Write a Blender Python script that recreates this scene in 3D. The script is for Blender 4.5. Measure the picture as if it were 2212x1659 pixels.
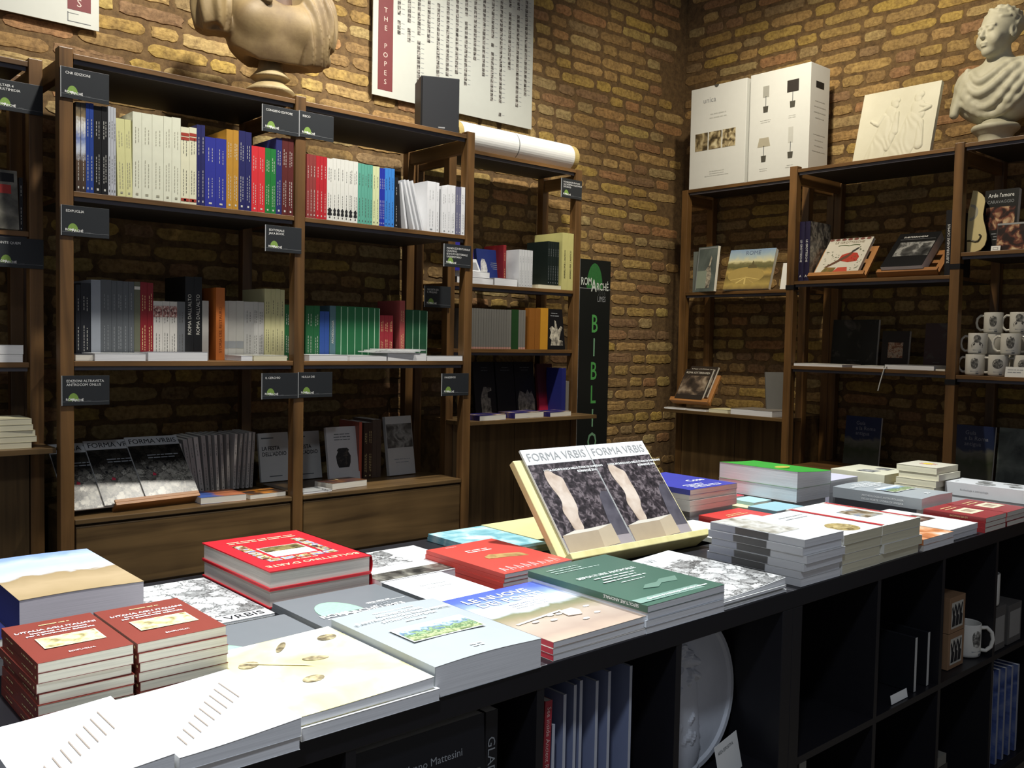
import bpy, bmesh, math, random
import numpy as np
from mathutils import Vector, Matrix

for o in list(bpy.data.objects): bpy.data.objects.remove(o)
SC = bpy.context.scene
COL = SC.collection
random.seed(7)
PI = math.pi

# ------------------------------------------------------------------ camera
CAM = Vector((-1.739, -1.054, 1.283)); YAW, PITCH, ROLL, FPX = .847, -.047, .019, 2002.8
_F = Vector((math.cos(PITCH)*math.cos(YAW), math.cos(PITCH)*math.sin(YAW), math.sin(PITCH)))
_R = Vector((math.sin(YAW), -math.cos(YAW), 0)); _U = _R.cross(_F)
_R2 = _R*math.cos(ROLL)+_U*math.sin(ROLL); _U2 = _U*math.cos(ROLL)-_R*math.sin(ROLL)
cd = bpy.data.cameras.new('camera'); cam = bpy.data.objects.new('camera', cd); COL.objects.link(cam)
cd.sensor_fit = 'HORIZONTAL'; cd.sensor_width = 36; cd.lens = FPX/2212*36; cd.clip_start = .05
cam.matrix_world = Matrix(((_R2.x, _U2.x, -_F.x, CAM.x), (_R2.y, _U2.y, -_F.y, CAM.y), (_R2.z, _U2.z, -_F.z, CAM.z), (0, 0, 0, 1)))
SC.camera = cam

# ------------------------------------------------------------------ light
W = bpy.data.worlds.new('world'); SC.world = W; W.use_nodes = True
W.node_tree.nodes['Background'].inputs[0].default_value = (.85, .88, 1, 1)
W.node_tree.nodes['Background'].inputs[1].default_value = .13
def spot(name, loc, target, energy, deg, col, blend=.6, size=.05):
    l = bpy.data.lights.new(name, 'SPOT'); l.energy = energy; l.spot_size = math.radians(deg); l.spot_blend = blend
    l.color = col; l.shadow_soft_size = size
    o = bpy.data.objects.new(name, l); COL.objects.link(o); o.location = loc
    o.rotation_euler = (Vector(target)-Vector(loc)).to_track_quat('-Z', 'Y').to_euler()
    return o
COOL = (.93, .97, 1); BLUE_FILL = (.78, .87, 1); WARM = (1, .89, .70); NEUT = (1, .955, .87)
spot('ceiling_or_fill_spot', (-1.3, .15, 3.3), (-1.4, .0, .78), 360, 62, COOL, 1.)
spot('ceiling_or_fill_spot', (.55, .6, 3.3), (.15, .35, .78), 380, 84, COOL, .75)
spot('ceiling_or_fill_spot', (-2.1, -1.2, 3.2), (-1.2, .1, .7), 105, 84, BLUE_FILL, 1., .12)  # unseen cool fill added behind the camera, standing in for daylight
spot('ceiling_or_fill_spot', (-.35, 1.56, 3.55), (-.3, 2.45, 1.6), 165, 98, NEUT, .8)
spot('ceiling_or_fill_spot', (1.0, 1.52, 3.6), (.9, 2.5, 1.7), 165, 98, NEUT, .8)
spot('ceiling_or_fill_spot', (.75, 1.0, 3.6), (.2, 2.8, 2.85), 60, 62, WARM, 1.)
spot('ceiling_or_fill_spot', (1.5, 1.25, 3.65), (3.0, 1.15, 1.9), 118, 100, WARM, .8)
spot('ceiling_or_fill_spot', (1.9, 1.3, 3.65), (2.8, 2.7, 1.9), 65, 84, WARM, 1.)
SC.view_settings.view_transform = 'Standard'; SC.view_settings.look = 'None'
SC.view_settings.gamma = 1; SC.view_settings.use_curve_mapping = False; SC.view_settings.exposure = 0.35

# ------------------------------------------------------------------ materials
def lin(h):
    h = h.lstrip('#'); c = [int(h[i:i+2], 16)/255 for i in (0, 2, 4)]
    return tuple(x/12.92 if x <= .04045 else ((x+.055)/1.055)**2.4 for x in c)+(1,)
_M = {}
def _new(key):
    m = bpy.data.materials.new(key); m.use_nodes = True; _M[key] = m
    nt = m.node_tree; return m, nt, nt.nodes['Principled BSDF']
def N(nt, t, **kw):
    n = nt.nodes.new(t)
    for k, v in kw.items():
        if k.startswith('_'): setattr(n, k[1:], v)
        else: n.inputs[k.replace('__', ' ')].default_value = v
    return n
def ramp(nt, stops, interp='LINEAR'):
    r = nt.nodes.new('ShaderNodeValToRGB'); r.color_ramp.interpolation = interp
    e = r.color_ramp.elements
    while len(e) < len(stops): e.new(.5)
    for i, (p, c) in enumerate(stops): e[i].position = p; e[i].color = lin(c)
    return r
def flat(c, rough=.5, var=.08, scale=30, metal=0, spec=.4):
    """plain coloured surface with faint uneven tone"""
    key = 'surface_%s_%g_%g' % (c, rough, scale)
    if key in _M: return _M[key]
    m, nt, b = _new(key)
    tc = N(nt, 'ShaderNodeTexCoord'); nz = N(nt, 'ShaderNodeTexNoise', Scale=scale, Detail=3)
    nt.links.new(tc.outputs['Object'], nz.inputs['Vector'])
    mx = N(nt, 'ShaderNodeMix', _data_type='RGBA', _blend_type='MULTIPLY'); mx.inputs['Factor'].default_value = 1
    mx.inputs[6].default_value = lin(c)
    rg = nt.nodes.new('ShaderNodeMapRange'); rg.inputs[3].default_value = 1-var; rg.inputs[4].default_value = 1+var
    nt.links.new(nz.outputs['Fac'], rg.inputs[0])
    cb = nt.nodes.new('ShaderNodeCombineColor')
    for i in range(3): nt.links.new(rg.outputs[0], cb.inputs[i])
    nt.links.new(cb.outputs[0], mx.inputs[7]); nt.links.new(mx.outputs[2], b.inputs['Base Color'])
    b.inputs['Roughness'].default_value = rough; b.inputs['Metallic'].default_value = metal
    b.inputs['Specular IOR Level'].default_value = spec
    return m
def wood(c1, c2, axis, rough=.45, key=''):
    key = 'stained_wood_%s_%s%s' % (c1, axis, key)
    if key in _M: return _M[key]
    m, nt, b = _new(key)
    tc = N(nt, 'ShaderNodeTexCoord'); oi = N(nt, 'ShaderNodeObjectInfo')
    mp = nt.nodes.new('ShaderNodeMapping'); s = [22, 22, 22]; s['xyz'.index(axis)] = 1.3; mp.inputs['Scale'].default_value = s
    ad = nt.nodes.new('ShaderNodeVectorMath'); ad.operation = 'ADD'
    nt.links.new(tc.outputs['Object'], ad.inputs[0]); nt.links.new(oi.outputs['Location'], ad.inputs[1])
    nt.links.new(ad.outputs[0], mp.inputs['Vector'])
    nz = N(nt, 'ShaderNodeTexNoise', Scale=1, Detail=6, Distortion=.8); nt.links.new(mp.outputs[0], nz.inputs['Vector'])
    n2 = N(nt, 'ShaderNodeTexNoise', Scale=4, Detail=2); nt.links.new(ad.outputs[0], n2.inputs['Vector'])
    mm = N(nt, 'ShaderNodeMath', _operation='ADD'); mm.use_clamp = True
    nt.links.new(nz.outputs['Fac'], mm.inputs[0])
    m3 = N(nt, 'ShaderNodeMath', _operation='MULTIPLY_ADD'); m3.inputs[1].default_value = .5; m3.inputs[2].default_value = -.25
    nt.links.new(n2.outputs['Fac'], m3.inputs[0]); nt.links.new(m3.outputs[0], mm.inputs[1])
    r = ramp(nt, [(.28, c1), (.72, c2)]); nt.links.new(mm.outputs[0], r.inputs[0]); nt.links.new(r.outputs[0], b.inputs['Base Color'])
    bp = N(nt, 'ShaderNodeBump', Strength=.25, Distance=.002); nt.links.new(nz.outputs['Fac'], bp.inputs['Height']); nt.links.new(bp.outputs[0], b.inputs['Normal'])
    b.inputs['Roughness'].default_value = rough
    return m
def pages(c='#ece7d8'):
    key = 'page_edges_'+c
    if key in _M: return _M[key]
    m, nt, b = _new(key)
    tc = N(nt, 'ShaderNodeTexCoord'); mp = nt.nodes.new('ShaderNodeMapping'); mp.inputs['Scale'].default_value = (6, 6, 900)
    nt.links.new(tc.outputs['Object'], mp.inputs['Vector'])
    nz = N(nt, 'ShaderNodeTexNoise', Scale=1, Detail=2); nt.links.new(mp.outputs[0], nz.inputs['Vector'])
    c0 = lin(c); r = nt.nodes.new('ShaderNodeValToRGB'); e = r.color_ramp.elements
    e[0].position = .3; e[0].color = tuple(x*.84 for x in c0[:3])+(1,); e[1].position = .6; e[1].color = c0
    nt.links.new(nz.outputs['Fac'], r.inputs[0]); nt.links.new(r.outputs[0], b.inputs['Base Color'])
    b.inputs['Roughness'].default_value = .8
    return m
def photo(key, stops, scale=40, detail=6, rough=.35, axis=None, h=1., mixn=.25, interp='LINEAR', off=0):
    """printed picture: colour ramp over noise, or over a local axis disturbed by noise"""
    key = 'print_'+key
    if key in _M: return _M[key]
    m, nt, b = _new(key)
    tc = N(nt, 'ShaderNodeTexCoord'); nz = N(nt, 'ShaderNodeTexNoise', Scale=scale, Detail=detail, Distortion=.5)
    nt.links.new(tc.outputs['Object'], nz.inputs['Vector'])
    r = ramp(nt, stops, interp)
    if axis is None:
        st = nt.nodes.new('ShaderNodeMapRange'); st.inputs[1].default_value = .3; st.inputs[2].default_value = .7
        nt.links.new(nz.outputs['Fac'], st.inputs[0]); nt.links.new(st.outputs[0], r.inputs[0])
    else:
        sp = nt.nodes.new('ShaderNodeSeparateXYZ'); nt.links.new(tc.outputs['Object'], sp.inputs[0])
        a = N(nt, 'ShaderNodeMath', _operation='MULTIPLY_ADD'); a.inputs[1].default_value = 1/h; a.inputs[2].default_value = -mixn/2+off
        nt.links.new(sp.outputs['xyz'.index(axis)], a.inputs[0])
        c = N(nt, 'ShaderNodeMath', _operation='MULTIPLY_ADD'); c.inputs[1].default_value = mixn
        nt.links.new(nz.outputs['Fac'], c.inputs[0]); nt.links.new(a.outputs[0], c.inputs[2]); nt.links.new(c.outputs[0], r.inputs[0])
    nt.links.new(r.outputs[0], b.inputs['Base Color']); b.inputs['Roughness'].default_value = rough
    return m
def rocks(key, stops, scale, rough=.3, h=.28, dark=None):
    key = 'print_'+key
    m, nt, b = _new(key)
    tc = N(nt, 'ShaderNodeTexCoord'); nz = N(nt, 'ShaderNodeTexNoise', Scale=scale*2.2, Detail=7, Roughness=.7); nt.links.new(tc.outputs['Object'], nz.inputs['Vector'])
    mxv = N(nt, 'ShaderNodeMix', _data_type='VECTOR'); mxv.inputs[0].default_value = .06; nt.links.new(tc.outputs['Object'], mxv.inputs[4]); nt.links.new(nz.outputs['Color'], mxv.inputs[5])
    vo = N(nt, 'ShaderNodeTexVoronoi', Scale=scale); nt.links.new(mxv.outputs[1], vo.inputs['Vector'])
    v2 = N(nt, 'ShaderNodeTexVoronoi', Scale=scale, _feature='DISTANCE_TO_EDGE'); nt.links.new(mxv.outputs[1], v2.inputs['Vector'])
    sp = nt.nodes.new('ShaderNodeSeparateColor'); nt.links.new(vo.outputs['Color'], sp.inputs[0])
    a = N(nt, 'ShaderNodeMath', _operation='MULTIPLY_ADD'); a.inputs[1].default_value = .55; nt.links.new(sp.outputs[0], a.inputs[0])
    c = N(nt, 'ShaderNodeMath', _operation='MULTIPLY_ADD'); c.inputs[1].default_value = 1.1; c.inputs[2].default_value = -.3; nt.links.new(nz.outputs['Fac'], c.inputs[0]); nt.links.new(c.outputs[0], a.inputs[2])
    r = ramp(nt, stops); nt.links.new(a.outputs[0], r.inputs[0])
    e = ramp(nt, [(0, '#454545'), (.09, '#ffffff')]); nt.links.new(v2.outputs[0], e.inputs[0])
    mx = N(nt, 'ShaderNodeMix', _data_type='RGBA', _blend_type='MULTIPLY'); mx.inputs['Factor'].default_value = 1
    nt.links.new(r.outputs[0], mx.inputs[6]); nt.links.new(e.outputs[0], mx.inputs[7]); out = mx.outputs[2]
    if dark:
        sx = nt.nodes.new('ShaderNodeSeparateXYZ'); nt.links.new(tc.outputs['Object'], sx.inputs[0]); g = N(nt, 'ShaderNodeMath', _operation='MULTIPLY_ADD'); g.inputs[1].default_value = 1/h
        q = N(nt, 'ShaderNodeMath', _operation='MULTIPLY_ADD'); q.inputs[1].default_value = .3; q.inputs[2].default_value = -.15; nt.links.new(nz.outputs['Fac'], q.inputs[0])
        nt.links.new(sx.outputs[1], g.inputs[0]); nt.links.new(q.outputs[0], g.inputs[2]); dr = ramp(nt, [(.5, '#ffffff'), (.62, dark)]); nt.links.new(g.outputs[0], dr.inputs[0])
        m2 = N(nt, 'ShaderNodeMix', _data_type='RGBA', _blend_type='MULTIPLY'); m2.inputs['Factor'].default_value = 1; nt.links.new(out, m2.inputs[6]); nt.links.new(dr.outputs[0], m2.inputs[7]); out = m2.outputs[2]
    nt.links.new(out, b.inputs['Base Color']); b.inputs['Roughness'].default_value = rough
    return m
def brick_mat():
    m, nt, b = _new('old_brick')
    oi = N(nt, 'ShaderNodeObjectInfo'); ge = N(nt, 'ShaderNodeNewGeometry')
    ad = N(nt, 'ShaderNodeMath', _operation='ADD'); nt.links.new(oi.outputs['Random'], ad.inputs[0]); nt.links.new(ge.outputs['Random Per Island'], ad.inputs[1])
    fr = N(nt, 'ShaderNodeMath', _operation='FRACT'); nt.links.new(ad.outputs[0], fr.inputs[0])
    r = ramp(nt, [(0, '#917347'), (.16, '#a88b52'), (.3, '#b5984a'), (.44, '#9c7b4a'), (.56, '#b5935a'), (.68, '#af9a66'), (.8, '#86694a'), (.9, '#a97c50'), (1, '#b5a05a')])
    nt.links.new(fr.outputs[0], r.inputs[0])
    nz = N(nt, 'ShaderNodeTexNoise', Scale=55, Detail=6, Roughness=.65); nt.links.new(ge.outputs['Position'], nz.inputs['Vector'])
    n2 = N(nt, 'ShaderNodeTexNoise', Scale=14, Detail=4); nt.links.new(ge.outputs['Position'], n2.inputs['Vector'])
    mx = N(nt, 'ShaderNodeMix', _data_type='RGBA'); r2 = ramp(nt, [(.42, '#000000'), (.62, '#ffffff')])
    nt.links.new(n2.outputs['Fac'], r2.inputs[0]); 
    mf = N(nt, 'ShaderNodeMath', _operation='MULTIPLY'); mf.inputs[1].default_value = .38; nt.links.new(r2.outputs[0], mf.inputs[0])
    nt.links.new(mf.outputs[0], mx.inputs['Factor']); nt.links.new(r.outputs[0], mx.inputs[6]); mx.inputs[7].default_value = lin('#7a5f3c')
    m2 = N(nt, 'ShaderNodeMix', _data_type='RGBA', _blend_type='MULTIPLY'); m2.inputs['Factor'].default_value = .8
    r3 = ramp(nt, [(.3, '#9a8f80'), (.6, '#ffffff')]); nt.links.new(nz.outputs['Fac'], r3.inputs[0])
    nt.links.new(mx.outputs[2], m2.inputs[6]); nt.links.new(r3.outputs[0], m2.inputs[7]); nt.links.new(m2.outputs[2], b.inputs['Base Color'])
    bp = N(nt, 'ShaderNodeBump', Strength=.4, Distance=.005); nt.links.new(nz.outputs['Fac'], bp.inputs['Height']); nt.links.new(bp.outputs[0], b.inputs['Normal'])
    b.inputs['Roughness'].default_value = .85
    return m
def mortar_mat():
    m, nt, b = _new('mortar')
    ge = N(nt, 'ShaderNodeNewGeometry'); nz = N(nt, 'ShaderNodeTexNoise', Scale=30, Detail=8, Roughness=.7); nt.links.new(ge.outputs['Position'], nz.inputs['Vector'])
    r = ramp(nt, [(.3, '#46351f'), (.5, '#654e30'), (.7, '#7a623e')]); nt.links.new(nz.outputs['Fac'], r.inputs[0]); nt.links.new(r.outputs[0], b.inputs['Base Color'])
    bp = N(nt, 'ShaderNodeBump', Strength=.5, Distance=.006); nt.links.new(nz.outputs['Fac'], bp.inputs['Height']); nt.links.new(bp.outputs[0], b.inputs['Normal'])
    b.inputs['Roughness'].default_value = .95
    return m
def stone(key, c1, c2, scale=9, rough=.6):
    if key in _M: return _M[key]
    m, nt, b = _new(key)
    tc = N(nt, 'ShaderNodeTexCoord'); nz = N(nt, 'ShaderNodeTexNoise', Scale=scale, Detail=7, Roughness=.6); nt.links.new(tc.outputs['Object'], nz.inputs['Vector'])
    r = ramp(nt, [(.32, c1), (.62, c2)]); nt.links.new(nz.outputs['Fac'], r.inputs[0]); nt.links.new(r.outputs[0], b.inputs['Base Color'])
    n2 = N(nt, 'ShaderNodeTexNoise', Scale=140, Detail=4); nt.links.new(tc.outputs['Object'], n2.inputs['Vector'])
    bp = N(nt, 'ShaderNodeBump', Strength=.12, Distance=.002); nt.links.new(n2.outputs['Fac'], bp.inputs['Height']); nt.links.new(bp.outputs[0], b.inputs['Normal'])
    b.inputs['Roughness'].default_value = rough
    return m
WH = flat('#e9e9e4', .5, .03); BK = flat('#0e0e10', .5); LETW = flat('#f2f2ee', .6, .02); LETK = flat('#151518', .6, .02)
GREY = flat('#8d9092', .6); DIM = flat('#5d6062', .6)
WD1, WD2 = '#4a3318', '#805c33'
WX, WY, WZ = (wood(WD1, WD2, a) for a in 'xyz')
WSX, WSY = wood('#33251a', '#5c4630', 'x', .4, 's'), wood('#33251a', '#5c4630', 'y', .4, 's')
WCX, WCY, WCZ = (wood('#45341f', '#735a38', a, .38, 'c') for a in 'xyz')
STRIP = flat('#55535a', .35); PINE = wood('#8a5a2c', '#b07a42', 'x', .45, 'p'); PINEZ = wood('#8a5a2c', '#b07a42', 'y', .45, 'p')
PALE = wood('#d9cd8c', '#eee3a8', 'y', .45, 'q'); BLACKWOOD = flat('#17161a', .42, .15, 60)
UNDER_SHADE = flat('#2e2823', .6); BRICK = brick_mat(); MORTAR = mortar_mat()  # shelf undersides: shade below the boards put into the colour
PG = pages(); PGW = pages('#eeeeee'); PGC = pages('#e6dfc0')

# ------------------------------------------------------------------ mesh helpers
class MB:
    def __init__(s): s.v = []; s.f = []; s.m = []
    def quad(s, a, b, c, d, m=0):
        n = len(s.v); s.v += [a, b, c, d]; s.f.append((n, n+1, n+2, n+3)); s.m.append(m); return s
    def box(s, x0, x1, y0, y1, z0, z1, m=0):
        n = len(s.v)
        s.v += [(x0,y0,z0),(x1,y0,z0),(x1,y1,z0),(x0,y1,z0),(x0,y0,z1),(x1,y0,z1),(x1,y1,z1),(x0,y1,z1)]
        for q in ((0,3,2,1),(4,5,6,7),(0,1,5,4),(1,2,6,5),(2,3,7,6),(3,0,4,7)): s.f.append(tuple(n+i for i in q)); s.m.append(m)
        return s
    def poly(s, pts, d, m=0):
        """extrude polygon pts (x,y) from z=d[0] to z=d[1]"""
        n = len(s.v); k = len(pts)
        s.v += [(p[0], p[1], d[0]) for p in pts]+[(p[0], p[1], d[1]) for p in pts]
        s.f.append(tuple(n+i for i in reversed(range(k)))); s.f.append(tuple(n+k+i for i in range(k))); s.m += [m, m]
        for i in range(k): j = (i+1) % k; s.f.append((n+i, n+j, n+k+j, n+k+i)); s.m.append(m)
        return s
    def lathe(s, prof, seg=32, m=0, c=(0, 0)):
        n = len(s.v); k = len(prof)
        for i in range(seg):
            a = 2*PI*i/seg
            for r, z in prof: s.v.append((c[0]+r*math.cos(a), c[1]+r*math.sin(a), z))
        for i in range(seg):
            j = (i+1) % seg
            for q in range(k-1): s.f.append((n+i*k+q, n+j*k+q, n+j*k+q+1, n+i*k+q+1)); s.m.append(m)
        s.f.append(tuple(n+i*k for i in reversed(range(seg)))); s.f.append(tuple(n+i*k+k-1 for i in range(seg))); s.m += [m, m]
        return s
    def tube(s, pts, r, seg=8, m=0):
        P = [Vector(p) for p in pts]; n = len(s.v)
        for i, p in enumerate(P):
            t = (P[min(i+1, len(P)-1)]-P[max(i-1, 0)]).normalized(); a = t.orthogonal().normalized()
            if i: a = (pa-t*pa.dot(t)).normalized()
            pa = a; bb = t.cross(a)
            for k in range(seg):
                w = 2*PI*k/seg; q = p+r*(a*math.cos(w)+bb*math.sin(w)); s.v.append(tuple(q))
        for i in range(len(P)-1):
            for k in range(seg):
                l = (k+1) % seg; s.f.append((n+i*seg+k, n+i*seg+l, n+(i+1)*seg+l, n+(i+1)*seg+k)); s.m.append(m)
        s.f.append(tuple(n+k for k in reversed(range(seg)))); s.f.append(tuple(n+(len(P)-1)*seg+k for k in range(seg))); s.m += [m, m]
        return s
    def mesh(s, name, mats, smooth=False):
        me = bpy.data.meshes.new(name); me.from_pydata(s.v, [], s.f)
        for m in (mats if isinstance(mats, (list, tuple)) else [mats]): me.materials.append(m)
        me.polygons.foreach_set('material_index', s.m)
        if smooth: me.polygons.foreach_set('use_smooth', [True]*len(s.f))
        me.update(); return me
    def obj(s, name, mats, parent=None, M=None, smooth=False, bevel=0):
        return link(name, s.mesh(name, mats, smooth), parent, M, bevel)
HOST = {}
CARRIER = {'cover', 'plate', 'board', 'sheet', 'box_body', 'body', 'card', 'tag'}
OWN = CARRIER | {'page_block', 'ribbon', 'plate_edge', 'board_edge', 'handle', 'hand_hole', 'thumb_notch', 'top', 'drawer', 'door', 'spine_band_'}
def link(name, data, parent=None, M=None, bevel=0):
    o = bpy.data.objects.new(name, data); COL.objects.link(o)
    if parent is not None and parent.name in HOST and name not in OWN: parent = HOST[parent.name]      # printed matter belongs to its cover
    elif parent is not None and name in CARRIER: HOST[parent.name] = o
    if parent is not None: o.parent = parent
    if M is not None: o.matrix_local = M
    if bevel:
        b = o.modifiers.new('bevel', 'BEVEL'); b.width = bevel; b.segments = 2; b.limit_method = 'ANGLE'
    return o
def tag(o, label, cat, group=None, kind=None):
    if label: o['label'] = label
    if cat: o['category'] = cat
    if group: o['group'] = group
    if kind: o['kind'] = kind
    return o
def thing(name, label, cat, M=None, group=None):
    return tag(link(name, None, None, M), label, cat, group)
def T(x, y, z): return Matrix.Translation((x, y, z))
def RZ(d): return Matrix.Rotation(math.radians(d), 4, 'Z')
def RX(d): return Matrix.Rotation(math.radians(d), 4, 'X')
def RY(d): return Matrix.Rotation(math.radians(d), 4, 'Y')
def cols(a, b, c): return Matrix(((a[0], b[0], c[0], 0), (a[1], b[1], c[1], 0), (a[2], b[2], c[2], 0), (0, 0, 0, 1)))
SPINE_A = cols((0,1,0),(0,0,1),(1,0,0))            # spine towards -Y, stands up
SPINE_B = RZ(-90)@SPINE_A                          # spine towards -X
_TX = {}
def text_mesh(s, align='LEFT', bold=0):
    k = (s, align, bold)
    if k not in _TX:
        c = bpy.data.curves.new('lettering', 'FONT'); c.body = s; c.align_x = align; c.resolution_u = 2; c.offset = bold; c.size = 1
        o = bpy.data.objects.new('lettering', c); COL.objects.link(o)
        dg = bpy.context.evaluated_depsgraph_get(); me = bpy.data.meshes.new_from_object(o.evaluated_get(dg))
        bpy.data.objects.remove(o); me.name = 'lettering'; _TX[k] = me
    return _TX[k]
def txt(parent, s, M, size, mat, align='LEFT', name='lettering', sx=1., bold=0):
    me = text_mesh(s, align, bold)
    key = (s, align, bold, mat.name)
    if key not in _TX:
        m2 = me.copy(); m2.materials.clear(); m2.materials.append(mat); _TX[key] = m2
    return link(name, _TX[key], parent, M@Matrix.Diagonal((size*sx, size, size, 1)))
SPTXT = cols((0,1,0),(0,0,-1),(-1,0,0))            # text running up a spine
SPTXD = cols((0,-1,0),(0,0,1),(-1,0,0))            # text running down a spine
def rects(parent, rr, z, mat, name='print'):
    b = MB()
    for x0, x1, y0, y1 in rr: b.quad((x0,y0,z),(x1,y0,z),(x1,y1,z),(x0,y1,z))
    o = b.obj(name, mat, parent)
    if len(rr) > 1: o['kind'] = 'stuff'
    return o
def pic(parent, x0, x1, y0, y1, z, mat, name='picture'):
    return MB().box(x0, x1, y0, y1, z-.0002, z+.0003).obj(name, mat, parent)
def greek(x0, x1, y, n, dy, size, rnd, center=False):
    """unreadable small print: word-length dashes"""
    out = []
    for i in range(n):
        L = (x1-x0)*rnd.uniform(.55, 1); x = x0+((x1-x0)-L)/2 if center else x0; e = x+L
        while x < e-.002:
            w = min(size*rnd.uniform(1.5, 5), e-x); out.append((x, x+w, y-i*dy, y-i*dy+size*.62)); x += w+size*.5
    return out

# ------------------------------------------------------------------ books
LAB = {}
def book(label, M, w, h, t, cover, group=None, pg=None, hard=False, spine=None, warp=0., cat='book', name='book', inner=None, mag=False):
    """canonical book: spine at x=0, foot at y=0, back board at z=0"""
    LAB[label] = LAB.get(label, 0)+1
    r = thing(name, label, cat, M, group); pg = pg or PG
    c = .0026 if hard else (.0004 if mag else .0005); ins = .0035 if hard else .0006
    n = 8 if warp else 1
    f = lambda x: warp*(x/w)**2*(1.6-.6*(x/w)) if warp > 0 else -warp*math.sin(PI*min(1, x/w*1.05))*.9
    b = MB()
    b.box(0, w, 0, h, 0, c)
    for i in range(n):
        xa, xb = w*i/n, w*(i+1)/n; k = len(b.v); za, zb = t-c+f(xa), t-c+f(xb)
        b.v += [(xa,0,za),(xb,0,zb),(xb,h,zb),(xa,h,za),(xa,0,za+c),(xb,0,zb+c),(xb,h,zb+c),(xa,h,za+c)]
        qs = [(0,3,2,1),(4,5,6,7),(0,1,5,4),(2,3,7,6)]
        if i == 0: qs.append((3,0,4,7))
        if i == n-1: qs.append((1,2,6,5))
        for q in qs: b.f.append(tuple(k+j for j in q)); b.m.append(0)
    if hard:   # rounded spine
        p = [(c, 0), (0, .0), (-.0018, t*.12), (-.003, t*.32), (-.0035, t*.5), (-.003, t*.68), (-.0018, t*.88), (0, t), (c, t)]
        k = len(b.v)
        for x, z in p: b.v += [(x, 0, z), (x, h, z)]
        for i in range(len(p)-1): b.f.append((k+2*i, k+2*i+2, k+2*i+3, k+2*i+1)); b.m.append(1)
    else: b.box(0, c, 0, h, c, t-c, 1)
    b.obj('cover', [cover, spine or cover], r)
    q = MB(); m = n
    for i in range(m):
        xa = c+(w-ins-c)*i/m; xb = c+(w-ins-c)*(i+1)/m; k = len(q.v); za, zb = t-c+f(xa), t-c+f(xb)
        if warp: za -= .0002; zb -= .0002
        q.v += [(xa,ins,c),(xb,ins,c),(xb,h-ins,c),(xa,h-ins,c),(xa,ins,za),(xb,ins,zb),(xb,h-ins,zb),(xa,h-ins,za)]
        qs = [(0,3,2,1),(4,5,6,7),(0,1,5,4),(2,3,7,6)]
        if i == 0: qs.append((3,0,4,7))
        if i == m-1: qs.append((1,2,6,5))
        for z in qs: q.f.append(tuple(k+j for j in z)); q.m.append(0)
    q.obj('page_block', pg, r)
    r['wht'] = (w, h, t)
    return r
def dims(r): return tuple(r['wht'])
def spine_print(r, col, kind, s=None, size=.011, y0=.1, up=True):
    w, h, t = dims(r); e = -.0042 if r.get('hard') else -.0006
    if kind == 'title':
        if up: txt(r, s, T(e, h*y0, t/2+size*.35)@SPTXT, size, col)
        else: txt(r, s, T(e, h*y0, t/2-size*.35)@SPTXD, size, col)
    elif kind == 'lines':      # small print running up the spine
        rnd = random.Random(int(h*1e4+t*1e5)); b = MB(); nl = 1 if t < .02 else 2
        for l in range(nl):
            zc = t*(l+1)/(nl+1); hw = min(.0009, t*.08); y = h*.12
            for seg in ((.1, .42), (.62, .82)):
                y = h*seg[0]+h*.04*rnd.random()
                while y < h*seg[1]:
                    L = rnd.uniform(.004, .012); b.quad((e,y,zc+hw),(e,y,zc-hw),(e,y+L,zc-hw),(e,y+L,zc+hw)); y += L+.0035
        hw = t*.14; b.quad((e,h*.035,t/2+hw),(e,h*.035,t/2-hw),(e,h*.06,t/2-hw),(e,h*.06,t/2+hw))
        b.obj('spine_lettering', col, r)['kind'] = 'stuff'
    elif kind == 'band':
        b = MB()
        for a, c in s: b.quad((e,h*a,t*.98),(e,h*a,t*.02),(e,h*c,t*.02),(e,h*c,t*.98))
        b.obj('spine_band', col, r)
ORD = ['first','second','third','fourth','fifth','sixth','seventh','eighth','ninth','tenth','eleventh','twelfth','thirteenth','fourteenth','fifteenth','sixteenth','seventeenth','eighteenth','nineteenth','twentieth','twenty-first','twenty-second','twenty-third']
NUM = ['','one','two','three','four','five','six','seven','eight','nine','ten','eleven','twelve','thirteen','fourteen','fifteen','sixteen','seventeen','eighteen','nineteen','twenty','twenty-one','twenty-two']
def plural(n):
    for k in ('paperback', 'hardback', 'volume', 'journal', 'book'):
        if k in n.split(): return n.replace(k, k+'s', 1)
    return n+'s'
def row(spec, S, y, z, place, depth=.19, frame='A', group=None, x0b=2.6):
    """spec: (a,b,h,key) with a,b along the shelf; books stand spine out"""
    cnt = {}; tot = {}
    for it in spec: tot[it[3]] = tot.get(it[3], 0)+1
    out = []
    for it in spec:
        a, b, h, k = it[:4]; lean = it[4] if len(it) > 4 else 0; dy = it[5] if len(it) > 5 else 0
        d = S[k]; cnt[k] = cnt.get(k, 0)+1
        lab = '%s, %s' % (d['n'], place) if tot[k] == 1 else '%s from left of %s %s, %s' % (ORD[cnt[k]-1], NUM[tot[k]], plural(d['n']), place)
        t = b-a-.0008; w = d.get('w', min(depth, h*.72))
        M = T(a, y+dy, z+.0005)@RY(lean)@SPINE_A if frame == 'A' else T(y+dy, a, z+.0005)@SPINE_B
        r = book(lab, M, w, h, t, flat(d['c'], d.get('r', .45), .06), group or ('books on '+place), pg=PGW if d.get('pw') else PG, hard=d.get('hard', False), spine=d.get('sm'))
        if d.get('hard'): r['hard'] = 1
        for p in d.get('p', []): spine_print(r, *p)
        out.append(r)
    return out

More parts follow.
